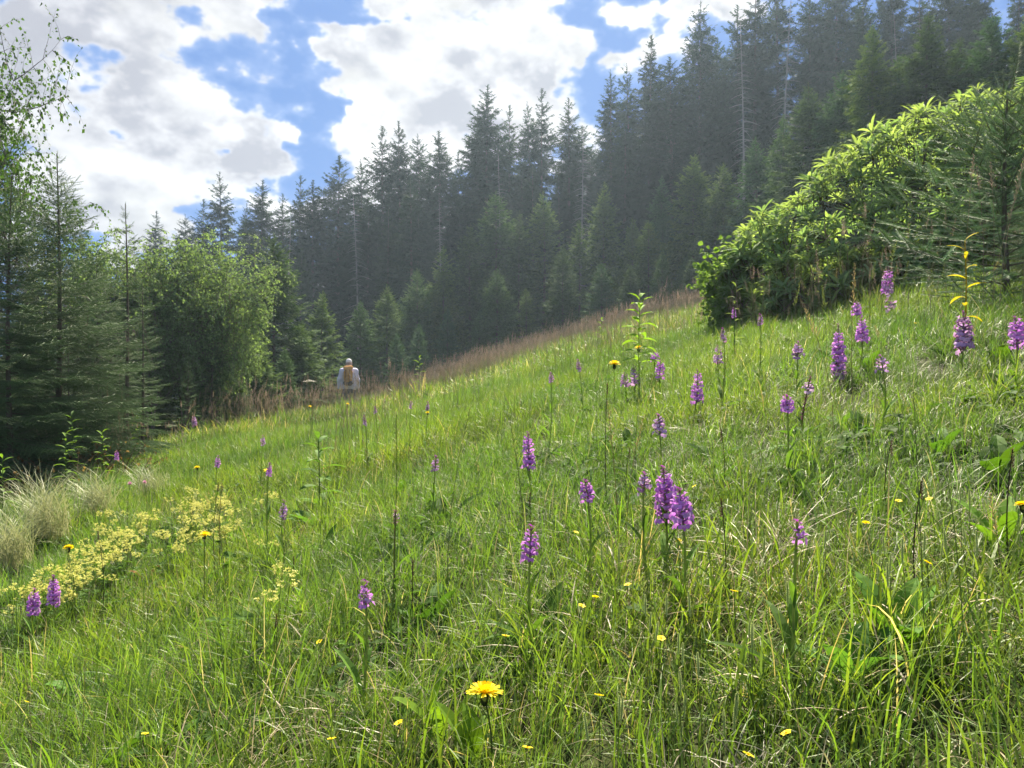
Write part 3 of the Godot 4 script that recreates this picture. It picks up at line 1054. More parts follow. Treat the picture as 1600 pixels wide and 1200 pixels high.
func stem_to(s: Shape, top: Vector3, thick: float, k: Color, bow := 0.03) -> Array:
	var pts := []
	var rad := []
	var off := Vector3(r(-1, 1), 0, r(-1, 1)) * bow
	for i in 7:
		var t := i / 6.0
		pts.append(top * t + off * sin(t * PI) + Vector3(0, -0.03 * (1.0 - t), 0))
		rad.append(thick * (1.0 - 0.35 * t))
	s.tube(pts, rad, 5, k)
	return pts


# one orchid flower facing +Z: a broad three-lobed lip hanging down, two wings, a hood, a spur
func orchid_floret(k: Color) -> ArrayMesh:
	var s := Shape.new()
	var lip := shade(k, 1.15)
	var pale := k.lerp(Color(0.62, 0.42, 0.68), 0.45)
	var rim := [Vector3(-0.0085, -0.002, 0.006), Vector3(-0.0095, -0.0075, 0.0075), Vector3(-0.0055, -0.0095, 0.009), Vector3(-0.003, -0.0085, 0.0095), Vector3(0, -0.013, 0.010), Vector3(0.003, -0.0085, 0.0095), Vector3(0.0055, -0.0095, 0.009), Vector3(0.0095, -0.0075, 0.0075), Vector3(0.0085, -0.002, 0.006)]
	var mid := Vector3(0, -0.003, 0.010)
	for i in 8:
		var a: Vector3 = rim[i]
		var b: Vector3 = rim[i + 1]
		s.tri(mid, a.lerp(mid, 0.5), b.lerp(mid, 0.5), pale)
		s.quad(a.lerp(mid, 0.5), a, b, b.lerp(mid, 0.5), shade(lip, r(0.8, 1.15)))
	for sg in [-1.0, 1.0]:
		var b := frame_along(Vector3(sg * 0.85, 0.65, 0.15).normalized(), sg * 0.8)
		leaf(s, Transform3D(b, Vector3(sg * 0.001, 0.001, 0.003)), 0.0125, 0.0055, shade(k, 0.9), 3, 0.4)
	leaf(s, Transform3D(frame_along(Vector3(0, 0.75, 0.6).normalized()), Vector3(0, 0.001, 0.003)), 0.010, 0.007, shade(k, 0.75), 3, 0.9)
	s.tube([Vector3(0, 0, 0.004), Vector3(0, -0.003, -0.004), Vector3(0, -0.008, -0.010)], [0.0016, 0.0014, 0.0007], 4, shade(k, 0.8))
	return s.mesh()


var florets := []


# top: how high the tip stands above the root; spike: length of the flowering part; look: 0 fresh, 1 pale, 2 withered
func orchid(label: String, px: float, f: float, py: float, spike: float, look: int, fullness: float, single: bool, lean := 0.0, wide := 1.0) -> void:
	var n := int(spike * 330.0 * fullness)
	var f0 := f
	f = reach(px, py, 0.24 if f < 4.0 else 0.38, f0 * 0.75, f0 * 2.2)
	spike *= 0.92 * f / f0
	wide *= 0.80 * f / f0
	lean += r(-0.07, 0.07)
	var at := spot(px, f)
	var tall := rise(py, f) - at.y
	at.x -= sin(lean) * tall
	at.y = ground(at.x, f)
	var t := thing("orchid", label, "orchid", at, 0.0, "purple orchids in the meadow")
	var top := Vector3(sin(lean) * tall, tall, r(-0.02, 0.02))
	var stem := Shape.new()
	var green := Color(0.24, 0.31, 0.09)
	var pts := stem_to(stem, top, 0.0028, green if look < 2 else Color(0.16, 0.13, 0.07), 0.015)
	part("stem", stem.mesh(), M.leaf, t)
	for i in 4:
		var s := Shape.new()
		var a := r(0, TAU)
		var el: float = [0.7, 0.9, 1.1, 1.25][i]
		var d := Vector3(cos(a) * cos(el), sin(el), sin(a) * cos(el))
		var root: Vector3 = pts[1].lerp(pts[4], i * 0.26)
		leaf(s, Transform3D(frame_along(d), root), r(0.06, 0.12) * (1.2 - 0.2 * i), 0.018 - 0.003 * i, shade(Color(0.085, 0.165, 0.03), r(0.8, 1.3)), 6, 0.6, 0.5, 0.3)
		part("leaf", s.mesh(), M.leaf, t)
	var axis: Vector3 = (top - pts[4]).normalized()
	var side := axis.cross(Vector3.FORWARD).normalized()
	var front := side.cross(axis)
	var sp := Shape.new()
	var where := []
	for i in n:
		var e := (i + 0.5) / n                       # 0 at the tip, 1 at the lowest flower
		var a := i * 2.399 + r(-0.3, 0.3)
		var out := (side * cos(a) + front * sin(a))
		var o := top - axis * (spike * e)
		var rad := lerpf(0.003, 0.0075, minf(1.0, e * 2.5)) * wide
		# a bract under each flower
		var k := Color(0.20, 0.09, 0.16) if look < 2 else Color(0.11, 0.06, 0.06)
		var d := (out + axis * 0.8).normalized()
		leaf(sp, Transform3D(frame_along(d), o + out * 0.002), lerpf(0.008, 0.017, e), 0.0035, shade(k, r(0.7, 1.3)), 3, 0.3, 0.4, 0.2)
		if e < 0.16 or look == 2 and e > 0.3:
			leaf(sp, Transform3D(frame_along((out * 0.5 + axis).normalized()), o), 0.009, 0.006, shade(Color(0.26, 0.05, 0.28) if look < 2 else Color(0.16, 0.07, 0.10), r(0.7, 1.2)), 3, 0.8, 0.9)
			continue
		if rng.randf() < (0.35 if look == 1 else 0.1):
			continue
		var b := Basis(axis.cross(out).normalized(), axis, out) * Basis(Vector3.RIGHT, r(-0.4, 0.2)) * Basis(Vector3.BACK, r(-0.4, 0.4))
		where.append(Transform3D(b.scaled_local(Vector3.ONE * r(0.85, 1.15) * wide * lerpf(0.62, 1.2, minf(1.0, e * 1.7)) * r(0.85, 1.15)), o + out * rad))
	var head := part("flower_spike", sp.mesh(), M.petal, t)
	var pick := 0 if look == 0 else 3 if look == 1 else 5
	if single:
		for w in where:
			part("floret", florets[mini(7, pick + rng.randi() % 3 + int(rng.randf() < 0.15) * 2)], M.petal, head, w)
	else:
		var all := Shape.new()
		for w in where:
			var one := Shape.new()
			var arr: Array = florets[mini(7, pick + rng.randi() % 3 + int(rng.randf() < 0.15) * 2)].surface_get_arrays(0)
			one.v = arr[Mesh.ARRAY_VERTEX]
			one.c = arr[Mesh.ARRAY_COLOR]
			all.add(one, w)
		if all.v.size():
			part("florets", all.mesh(), M.petal, head).set_meta("kind", "stuff")


func make_orchids() -> void:
	for k in [Color(0.50, 0.19, 0.60), Color(0.58, 0.25, 0.66), Color(0.44, 0.15, 0.56), Color(0.54, 0.32, 0.58), Color(0.40, 0.24, 0.50), Color(0.26, 0.12, 0.25), Color(0.54, 0.38, 0.56), Color(0.32, 0.18, 0.36)]:
		florets.append(orchid_floret(k))
	# column, metres ahead, row of the tip, length of spike, look, fullness, florets apart, lean
	orchid("tallest bright purple orchid of the near slope, beside a smaller spike leaning on it", 1039, 1.16, 731, 0.088, 0, 1.25, true, 0.0, 1.1)
	orchid("short purple orchid spike leaning against the tallest bright one", 1062, 1.18, 764, 0.058, 0, 1.35, true, 0.08, 1.1)
	orchid("purple orchid with a slender even spike standing alone above the middle of the meadow", 825, 1.75, 678, 0.083, 0, 1.1, true)
	orchid("small dense purple orchid head between the lone slender spike and the tallest one", 915, 1.65, 750, 0.045, 0, 1.2, true)
	orchid("faint purple orchid half hidden behind the tallest bright one", 1010, 1.7, 744, 0.045, 1, 1.0, false)
	orchid("loose purple orchid low in the grass under the lone slender spike", 831, 1.3, 827, 0.058, 0, 0.9, true, 0.03)
	orchid("pink purple orchid with a pale lower half above the tallest one", 1029, 1.9, 649, 0.048, 1, 1.5, true)
	orchid("leaning purple orchid with ragged spike beyond the yellow hawkweeds", 1090, 2.0, 574, 0.088, 0, 0.9, true, 0.12)
	orchid("purple orchid pair member under the yellow flower, taller spike", 989, 2.6, 569, 0.075, 1, 1.1, false)
	orchid("purple orchid pair member under the yellow flower, lower and wider", 976, 2.65, 583, 0.045, 1, 1.1, false)
	orchid("purple orchid just beside the taller yellow hawkweed", 1032, 2.5, 564, 0.058, 0, 1.0, false)
	orchid("tiny purple orchid tip above its neighbour by the hawkweed", 1024, 2.9, 551, 0.03, 0, 1.0, false)
	orchid("pale purple orchid with spreading flowers halfway to the leafy herb", 1123, 2.4, 541, 0.055, 1, 1.2, false)
	orchid("pink purple orchid before the tall bright spike, half in the grass", 1245, 2.3, 534, 0.05, 1, 1.2, false)
	orchid("round-headed purple orchid beside the withered brown spike", 1226, 1.8, 619, 0.036, 0, 1.4, true)
	orchid("withered brownish orchid spike with a purple tip", 1264, 1.5, 588, 0.095, 2, 1.2, true)
	orchid("tallest orchid on the upper slope, long bright spike full to the bottom", 1312, 1.75, 507, 0.135, 0, 1.15, true)
	orchid("plump purple orchid just beside the long bright spike", 1343, 1.95, 496, 0.062, 0, 1.3, true)
	orchid("small purple orchid tip above the plump one", 1337, 2.3, 474, 0.04, 0, 1.0, false)
	orchid("highest purple orchid, its spike against the leafy bush", 1388, 2.3, 416, 0.085, 0, 1.1, true)
	orchid("pale orchid with few flowers under the highest one", 1392, 2.2, 444, 0.09, 1, 0.5, false, 0.02)
	orchid("broad purple orchid with drooping faded flowers near the dark spruce", 1501, 1.7, 486, 0.088, 1, 1.6, true, 0.0, 1.25)
	orchid("purple orchid with spread wings at the picture edge", 1581, 1.75, 497, 0.07, 0, 1.0, true, 0.0, 1.2)
	orchid("faded bluish orchid sunk in the grass below the plump one", 1372, 1.9, 556, 0.04, 1, 0.8, false)
	orchid("violet orchid with three open flowers and a dark bud, low on the slope", 1238, 1.2, 811, 0.042, 0, 0.55, true, 0.05)
	orchid("pink orchid with a bright tip and pale lower flowers, alone in the lower meadow", 569, 1.55, 908, 0.056, 0, 0.65, true)
	orchid("small withered purple orchid above the pink-tipped one", 620, 2.3, 796, 0.05, 2, 1.0, false)
	orchid("shorter of the two dark purple orchids under the yellow froth", 60, 2.0, 918, 0.068, 0, 1.2, true)
	orchid("taller of the two dark purple orchids under the yellow froth", 89, 2.05, 898, 0.08, 0, 1.3, true)
	orchid("thin violet orchid with two clusters beside the broad green leaves", 446, 3.0, 783, 0.07, 1, 0.6, false)
	orchid("violet orchid behind the hawkweed at the meadow edge", 343, 4.6, 712, 0.07, 0, 1.0, false)
	orchid("violet orchid hidden behind the orange yellow hawkweed", 419, 4.0, 726, 0.07, 0, 1.0, false)
	orchid("slim pale orchid in the open grass below the path", 682, 3.0, 711, 0.06, 1, 1.0, false)
	orchid("bluish orchid in the tall grass before the pale birch", 303, 8.0, 648, 0.13, 1, 1.0, false, 0.0, 1.6)
	orchid("small violet orchid under the leafy herbs of the thicket", 183, 6.0, 705, 0.07, 0, 1.0, false)
	orchid("pink orchid beside the small yellow flower beyond the path", 668, 6.0, 629, 0.07, 1, 1.0, false)
	orchid("dim pink orchid next to the one by the small yellow flower", 643, 6.2, 628, 0.06, 1, 1.0, false)
	orchid("pale lilac orchid in the seeding grass before the hiker", 585, 7.0, 637, 0.06, 1, 1.0, false)
	orchid("dim violet orchid at the foot of the seeding grass", 569, 6.0, 650, 0.08, 1, 0.8, false)
	orchid("pink orchid far up the meadow, before the forest", 903, 5.0, 564, 0.08, 1, 1.0, false)
	orchid("lower pink orchid far up the meadow", 861, 4.6, 581, 0.06, 1, 1.0, false)
	orchid("violet orchid just under the bush", 1146, 5.0, 480, 0.06, 0, 1.0, false)
	orchid("pink orchid in the brown grass under the bush", 1188, 4.0, 489, 0.06, 1, 1.0, false)
	orchid("pale orchid between the tall leafy herb and the bush", 1131, 4.0, 510, 0.07, 1, 1.0, false)
	orchid("lilac orchid sunk in the grass of the lower path side", 412, 5.0, 680, 0.07, 1, 0.8, false)


# a hawkweed: a bare stem, a dark cup, rays in layers
func hawkweed(label: String, px: float, f: float, py: float, wide: float, tilt: float) -> void:
	var f0 := f
	if f > 1.2: f = reach(px, py, 0.26, f0 * 0.75, f0 * 2.0)
	var k_size := f / f0
	var at := spot(px, f)
	var tall := rise(py, f) - at.y
	var t := thing("hawkweed", label, "yellow flower", at, r(0, TAU), "yellow hawkweeds in the meadow")
	var s := Shape.new()
	var top := Vector3(0, tall, 0)
	stem_to(s, top, 0.0016, Color(0.09, 0.12, 0.04), 0.012)
	part("stem", s.mesh(), M.leaf, t)
	var b := Basis(Vector3(1, 0, 0), tilt).scaled_local(Vector3.ONE * k_size)
	var cup := Shape.new()
	cup.tube([Vector3(0, -0.012, 0), Vector3(0, -0.008, 0), Vector3(0, 0.0, 0), Vector3(0, 0.004, 0)], [0.0018, 0.0048, 0.0052, 0.0046], 8, Color(0.045, 0.06, 0.025))
	part("flower_cup", cup.mesh(true), M.leaf, t, Transform3D(b, top))
	var rays := Shape.new()
	for layer in 3:
		var n: int = [24, 22, 18][layer]
		for i in n:
			var a := TAU * i / n + r(-0.1, 0.1)
			var el: float = [0.2, 0.6, 1.05][layer] + r(-0.15, 0.15)
			var d := Vector3(cos(a) * cos(el), sin(el), sin(a) * cos(el))
			var k := shade(Color(0.88, 0.72, 0.010).lerp(Color(0.86, 0.60, 0.008), 0.35 * layer), r(0.85, 1.1))
			var o := Vector3(cos(a), 0, sin(a)) * 0.003 + Vector3(0, 0.004, 0)
			var side := d.cross(Vector3.UP).normalized() * 0.0019
			var l: float = wide * 0.5 * [1.0, 0.9, 0.7][layer] * r(0.88, 1.08)
			var mid: Vector3 = o + d * l * 0.55
			var end: Vector3 = o + d * l + Vector3(0, -0.15 * l * (1.0 - layer * 0.5), 0)
			rays.quad(o - side * 0.6, o + side * 0.6, mid + side, mid - side, k)
			rays.quad(mid - side, mid + side, end + side * 0.9, end - side * 0.9, shade(k, 1.05))
	part("petals", rays.mesh(), M.petal, t, Transform3D(b, top))


func make_yellow_flowers() -> void:
	hawkweed("large yellow hawkweed head close to the viewer at the foot of the picture", 757, 0.98, 1088, 0.041, 0.15)
	hawkweed("taller yellow hawkweed beside the leafy herb", 998, 2.6, 546, 0.026, 0.1)
	hawkweed("yellow hawkweed a little lower, over the pair of orchids", 960, 2.3, 571, 0.034, -0.1)
	hawkweed("orange yellow hawkweed with a violet orchid behind it", 417, 3.8, 738, 0.04, 0.2)
	hawkweed("small yellow hawkweed on a dark stem at the meadow edge", 308, 4.4, 732, 0.034, 0.3)
	hawkweed("flat open yellow hawkweed at the lower rim of the yellow froth", 320, 2.9, 838, 0.044, 0.05)
	hawkweed("half closed yellow hawkweed above the two dark orchids", 107, 2.3, 858, 0.024, 0.5)
	hawkweed("small yellow hawkweed in front of the pink orchid beyond the path", 668, 5.5, 646, 0.03, 0.2)
	hawkweed("tiny yellow hawkweed in the seeding grass before the hiker", 484, 9.0, 636, 0.05, 0.2)
	hawkweed("tiny yellow hawkweed in the grass at the hiker's feet", 543, 9.0, 632, 0.04, 0.2)
	hawkweed("yellow hawkweed at the corner by the dark spruce", 1597, 1.5, 792, 0.022, 0.2)
	# cinquefoils: small five-petalled flowers low in the grass
	var petals := Shape.new()
	for i in 5:
		var a := TAU * i / 5.0
		var d := Vector3(cos(a), 0.28, sin(a)).normalized()
		leaf(petals, Transform3D(frame_along(d), Vector3.ZERO), 0.0068, 0.0068, shade(Color(0.82, 0.66, 0.015), r(0.9, 1.1)), 3, 0.2, 0.25, 0.75)
	petals.tube([Vector3(0, 0, 0), Vector3(0, 0.002, 0)], [0.0018, 0.0008], 6, Color(0.6, 0.36, 0.01))
	var pm := petals.mesh()
	var spots := [[790, 994, "above the large hawkweed head"], [1033, 998, "below the tallest near orchid"], [1147, 924, "between the violet bud orchid and the tallest one"], [900, 832, "beside the loose low orchid"],
		[824, 1169, "just under the large hawkweed head"], [1169, 1180, "lowest, among the pale seed spikes"], [623, 1130, "between the large hawkweed and the long grass"], [981, 914, "under the tallest near orchid, half way down"],
		[936, 1087, "right beside the pale grass spikes"], [909, 947, "under the small dense orchid head"], [930, 933, "beside the one under the dense orchid head"], [1452, 780, "below the broad faded orchid"], [1449, 879, "in the matted straw of the near slope"],
		[1353, 817, "above the violet bud orchid"], [1404, 783, "between the broad faded orchid and the straw"], [1229, 1146, "near the bottom among dark leaves"], [227, 1147, "alone at the lower corner of the meadow"], [518, 1155, "at the bottom below the pink-tipped orchid"],
		[42, 1097, "at the picture edge low in the meadow"], [499, 1003, "below and beside the pink-tipped orchid"], [1060, 845, "next to the stem of the tallest near orchid"], [1085, 760, "beyond the tallest near orchid"], [1430, 505, "under the dark spruce"]]
	for p in spots:
		# where the sight line comes down to 12 cm over the ground
		var f := 0.8
		while f < 6.0 and rise(p[1], f) > ground((p[0] - 800.0) / F * f, f) + 0.12: f += 0.02
		var at := spot(p[0], f)
		var tall := rise(p[1], f) - at.y
		var t := thing("cinquefoil", "tiny yellow flower low in the grass, " + p[2], "yellow flower", at, r(0, TAU), "tiny yellow flowers low in the grass")
		var s := Shape.new()
		stem_to(s, Vector3(0, tall, 0), 0.0007, Color(0.10, 0.15, 0.04), 0.01)
		part("stem", s.mesh(), M.leaf, t)
		part("petals", pm, M.petal, t, Transform3D(Basis(Vector3(1, 0, 0), r(0.0, 0.6)) * Basis(Vector3.UP, r(0, 6)), Vector3(0, tall, 0)))


# lady's mantle: a froth of tiny yellow green stars over round pleated leaves
func make_mantle() -> void:
	var star := Shape.new()
	for i in 4:
		var a := TAU * i / 4.0
		var d := Vector3(cos(a), 0.3, sin(a)) * 0.0042
		var w := Vector3(-sin(a), 0, cos(a)) * 0.0014
		star.tri(Vector3.ZERO, d * 0.6 + w, d, Color(0.62, 0.60, 0.16))
		star.tri(Vector3.ZERO, d, d * 0.6 - w, Color(0.54, 0.55, 0.14))
	var stems := []
	for q in 3:
		var spray_ := Shape.new()
		for i in 46:                                  # a flowering stem's stars, in knots
			var knot := Vector3(r(-1, 1), r(-0.7, 0.7), r(-1, 1)) * 0.022
			if i % 6 != 0 and spray_.v.size(): knot = spray_.v[spray_.v.size() - 24 * (i % 6)] + Vector3(r(-1, 1), r(-1, 1), r(-1, 1)) * 0.006
			var b := Basis(Vector3(r(-1, 1), r(-1, 1), r(-1, 1)).normalized(), r(0, 2.0)).scaled(Vector3.ONE * r(0.7, 1.2))
			spray_.add(star, Transform3D(b, knot))
		stems.append(spray_)
	var leaf_shape := Shape.new()
	for i in 9:
		var a0 := (i - 4.5) * 0.6
		var a1 := a0 + 0.6
		var am := (a0 + a1) * 0.5
		var p := func(a: float, l: float, h: float) -> Vector3: return Vector3(sin(a) * l, h, cos(a) * l)
		var k := shade(Color(0.085, 0.16, 0.035), r(0.8, 1.2))
		leaf_shape.quad(Vector3.ZERO, p.call(a0, 0.026, 0.008), p.call(am, 0.032, 0.003), p.call(am, 0.02, 0.001), k)
		leaf_shape.quad(Vector3.ZERO, p.call(am, 0.02, 0.001), p.call(am, 0.032, 0.003), p.call(a1, 0.026, 0.008), shade(k, 1.1))
	var lm := leaf_shape.mesh()
	var clumps := [[180, 806, 9, "topmost, on the side of the tussock"], [222, 800, 12, "full one beside the topmost"], [205, 828, 10, "one just under the topmost pair"], [262, 832, 8, "small one beside the reddish leaf"], [150, 846, 9, "one above the half closed hawkweed"],
		[125, 868, 7, "one behind the half closed hawkweed"], [112, 888, 8, "one over the taller dark orchid"], [140, 885, 7, "one next to the taller dark orchid"], [40, 910, 7, "one at the picture edge over the shorter dark orchid"], [65, 895, 7, "one over the shorter dark orchid"],
		[290, 815, 9, "one next beyond the reddish leaf"], [310, 792, 9, "one between the thin dark stalk and the reddish leaf"], [340, 790, 13, "fullest and brightest one, behind the thin dark stalk"], [350, 808, 10, "one at the foot of the fullest"], [300, 770, 6, "upper small one under the hawkweed stem"],
		[340, 764, 6, "upper small one behind the two black seed heads"], [278, 780, 6, "small one between the two upper ones and the tussock"], [398, 812, 3, "separate small one nearest the broad green leaves"], [412, 893, 3, "lone one down in the meadow"], [425, 765, 3, "lone small one under the orange yellow hawkweed"], [180, 850, 9, "one in the middle of the lower row"]]
	for c in clumps:
		var f := 1.2
		while f < 8.0 and rise(c[1], f) > ground((c[0] - 800.0) / F * f, f) + 0.20: f += 0.02
		var at := spot(c[0], f)
		var t := thing("lady_mantle", "clump of frothy yellow green flowers, " + c[3], "yellow flowers", at, r(0, TAU), "frothy yellow clumps beside the tussock")
		var stalk := Shape.new()
		var froth := Shape.new()
		for i in int(c[2] * 1.15):
			var a := r(0, TAU)
			var top := Vector3(cos(a), 0, sin(a)) * r(0.0, 0.085) + Vector3(0, r(0.11, 0.22), 0)
			stem_to(stalk, top, 0.0009, Color(0.13, 0.18, 0.05), 0.02)
			froth.add(stems[i % 3], Transform3D(Basis(Vector3.UP, r(0, TAU)).scaled_local(Vector3.ONE * r(0.8, 1.3)), top))
		part("stalks", stalk.mesh(), M.leaf, t)
		part("flower_froth", froth.mesh(), M.petal, t).set_meta("kind", "stuff")
		for i in 5:
			var a := r(0, TAU)
			part("leaf", lm, M.leaf, t, Transform3D(Basis(Vector3.UP, a) * Basis(Vector3.RIGHT, r(-0.5, 0.3)), Vector3(cos(a), 0, sin(a)) * r(0.03, 0.12) + Vector3(0, r(0.04, 0.11), 0)).scaled_local(Vector3.ONE * r(0.5, 0.9)))


# an upright herb with long leaves in steps up its stem
func leafy_herb(label: String, px: float, f: float, py: float, n: int, long: float, wide: float, k: Color, lean := 0.0) -> void:
	var at := spot(px, f)
	var tall := rise(py, f) - at.y
	var t := thing("leafy_herb", label, "herb", at, 0.0, "leafy herbs in the meadow")
	var s := Shape.new()
	var top := Vector3(sin(lean) * tall, tall, 0)
	var pts := stem_to(s, top, 0.0035, shade(k, 0.7), 0.01)
	part("stem", s.mesh(), M.leaf, t)
	for i in n:
		var e := lerpf(0.4, 1.0, i / (n - 1.0))
		var a := i * 2.4 + r(-0.3, 0.3)
		var el := lerpf(0.1, 0.75, pow(e, 3)) + r(-0.1, 0.15)
		var d := Vector3(cos(a) * cos(el), sin(el), sin(a) * cos(el))
		var l := Shape.new()
		leaf(l, Transform3D(frame_along(d, r(-0.2, 0.2)), Vector3.ZERO), long * lerpf(1.0, 0.65, e) * r(0.8, 1.15), wide * lerpf(1.0, 0.6, e), shade(k, r(0.85, 1.15)), 6, r(0.4, 0.9), 0.35, 0.45)
		var j := e * 6.0
		part("leaf", l.mesh(), M.leaf, t, Transform3D(Basis(), pts[mini(int(j), 5)].lerp(pts[mini(int(j), 5) + 1], j - mini(int(j), 5))))


func broad_leaves(label: String, px: float, f: float, n: int, long: float, wide: float, k: Color, at_el := 0.9) -> void:
	var t := thing("broad_leaved_plant", label, "plant", spot(px, f), r(0, TAU), "broad leaves among the grass")
	for i in n:
		var l := Shape.new()
		var a := TAU * i / n + r(-0.4, 0.4)
		var el := at_el + r(-0.3, 0.3)
		leaf(l, Transform3D(frame_along(Vector3(cos(a) * cos(el), sin(el), sin(a) * cos(el))), Vector3(cos(a), 0, sin(a)) * 0.01), long * r(0.75, 1.15), wide * r(0.85, 1.15), shade(k, r(0.85, 1.2)), 8, r(0.4, 0.9), 0.25, 0.7)
		part("leaf", l.mesh(), M.leaf, t)


func make_herbs() -> void:
	var bright := Color(0.14, 0.25, 0.035)
	leafy_herb("tall herb with bright yellow green leaf tip standing above the meadow crest", 1000, 4.6, 466, 24, 0.17, 0.052, Color(0.17, 0.30, 0.045))
	leafy_herb("upright leafy herb in the middle of the lower meadow", 497, 3.6, 686, 12, 0.15, 0.045, Color(0.10, 0.20, 0.04))
	leafy_herb("tallest leafy herb in front of the dark thicket", 112, 6.2, 650, 16, 0.14, 0.035, Color(0.10, 0.19, 0.05))
	leafy_herb("bright leafy herb before the thicket, next to the tallest", 103, 5.6, 678, 14, 0.12, 0.034, bright)
	leafy_herb("bright leafy herb before the thicket with thin white seed heads over it", 160, 6.0, 676, 14, 0.12, 0.032, bright)
	leafy_herb("leafy herb in the thicket's shade under the twiggy spruce", 215, 7.5, 648, 14, 0.13, 0.04, Color(0.12, 0.21, 0.05))
	leafy_herb("leafy herb at the picture edge over the tussock", 4, 5.0, 716, 12, 0.13, 0.035, bright)
	leafy_herb("small herb with pale leaves in the grass under the bush", 1150, 5.0, 448, 10, 0.09, 0.025, Color(0.14, 0.20, 0.08))
	leafy_herb("small leafy herb on the crest behind the tall one", 1090, 7.5, 486, 10, 0.1, 0.03, bright)
	leafy_herb("small leafy herb on the far crest", 940, 12.0, 500, 12, 0.16, 0.05, bright)
	leafy_herb("pale leafy herb in the grass where the path ends", 655, 16.0, 560, 12, 0.22, 0.06, bright)
	leafy_herb("herb with yellowing leaves under the dark spruce", 1502, 2.9, 376, 9, 0.10, 0.022, Color(0.42, 0.36, 0.03), 0.03)
	broad_leaves("large rounded leaves low in the meadow beside the thin violet orchid", 492, 3.3, 9, 0.15, 0.075, Color(0.085, 0.19, 0.035), 0.7)
	broad_leaves("large rounded leaves a little above the first cluster of them", 505, 3.9, 6, 0.13, 0.06, Color(0.10, 0.21, 0.035), 0.7)
	broad_leaves("upright blunt leaf beside the large hawkweed head", 690, 1.12, 4, 0.12, 0.03, Color(0.13, 0.23, 0.02), 1.25)
	broad_leaves("second blunt leaf close under the large hawkweed head", 738, 1.05, 3, 0.09, 0.028, Color(0.12, 0.22, 0.02), 1.3)
	broad_leaves("broad toothed leaves in the dark grass near the bottom", 1400, 1.05, 6, 0.12, 0.034, Color(0.09, 0.20, 0.025), 1.15)
	broad_leaves("broad upright leaves at the picture edge on the near slope", 1565, 1.3, 5, 0.12, 0.026, Color(0.11, 0.22, 0.025), 1.2)
	broad_leaves("dark broad leaves at the bottom beneath the toothed ones", 1330, 1.0, 5, 0.11, 0.032, Color(0.07, 0.16, 0.03), 1.0)
	broad_leaves("single broad leaf beside the violet orchid stalks up the slope", 1310, 2.5, 4, 0.10, 0.03, Color(0.09, 0.18, 0.04), 1.0)
	broad_leaves("flat dark leaves in the grass in the lower meadow", 130, 1.9, 6, 0.09, 0.04, Color(0.08, 0.18, 0.03), 0.6)
	broad_leaves("reddish dying leaf amid the yellow froth", 228, 3.2, 2, 0.09, 0.05, Color(0.30, 0.12, 0.045), 1.0)
	broad_leaves("green leaf on the slope where a dark beetle-brown seed head hangs", 965, 2.0, 3, 0.10, 0.03, Color(0.07, 0.16, 0.03), 0.6)
	# pale green seed spikes standing in loose rows on the near slope
	var sp := Shape.new()
	for i in 26:
		var t := i / 26.0
		for j in 5:
			var a := TAU * j / 5.0 + i * 0.6
			var o := Vector3(0, -0.034 * t, 0)
			var out := Vector3(cos(a), 0.9, sin(a)) * 0.0026 * (0.6 + sin(t * PI) * 0.6)
			var w := Vector3(-sin(a), 0, cos(a)) * 0.0012
			sp.tri(o - w, o + out, o + w, shade(Color(0.46, 0.54, 0.22), r(0.8, 1.2)))
	sp.tube([Vector3(0, -0.036, 0), Vector3(0, -0.016, 0), Vector3(0, 0.001, 0)], [0.0012, 0.0017, 0.0007], 6, Color(0.42, 0.50, 0.19))
	var sm := sp.mesh()
	var ys := [[940, 850], [950, 843], [958, 856], [967, 850], [1017, 958], [1008, 930], [1028, 972], [1042, 928], [1060, 990], [1067, 1005], [1076, 925], [1062, 1048], [1056, 1098], [1070, 1085], [1066, 1128], [968, 1088], [973, 1090], [913, 1115], [1020, 1160], [1131, 1110], [1152, 1082], [1148, 1105], [1176, 970],
		[1230, 910], [1172, 968], [1380, 838], [1392, 865], [1410, 842], [1445, 830], [1375, 870], [1386, 880], [1500, 762], [1515, 765], [1525, 830], [1505, 824], [1473, 845], [1175, 975], [1150, 1085], [1132, 1120], [1290, 830], [1195, 838], [1245, 800], [1475, 828], [1090, 1020]]
	for y in ys:
		var f := 0.9
		while f < 5.0 and rise(y[1], f) > ground((y[0] - 800.0) / F * f, f) + 0.15: f += 0.02
		var at := spot(y[0], f)
		var tall := rise(y[1], f) - at.y
		var t := thing("seed_spike", beside("pale green seed spike", y[0], y[1], [[1047, 775, "the tallest near orchid"], [1238, 830, "the violet bud orchid"], [915, 770, "the small dense orchid"], [757, 1090, "the large hawkweed"], [1400, 1040, "the toothed leaves"], [1501, 520, "the broad faded orchid"], [1565, 860, "the upright edge leaves"], [1147, 924, "the violet bud's yellow flower"], [936, 1087, "the single yellow flower"], [1449, 879, "the straw's yellow flower"], [1169, 1180, "the lowest yellow flower"]]), "seed spike", at, r(0, TAU), "pale green seed spikes on the near slope")
		var s := Shape.new()
		stem_to(s, Vector3(0, tall - 0.03, 0), 0.0008, Color(0.16, 0.20, 0.06), 0.008)
		part("stem", s.mesh(), M.leaf, t)
		part("seed_head", sm, M.straw, t, Transform3D(Basis(Vector3.RIGHT, r(-0.15, 0.15)).scaled_local(Vector3.ONE * r(0.65, 1.0)), Vector3(0, tall, 0)))
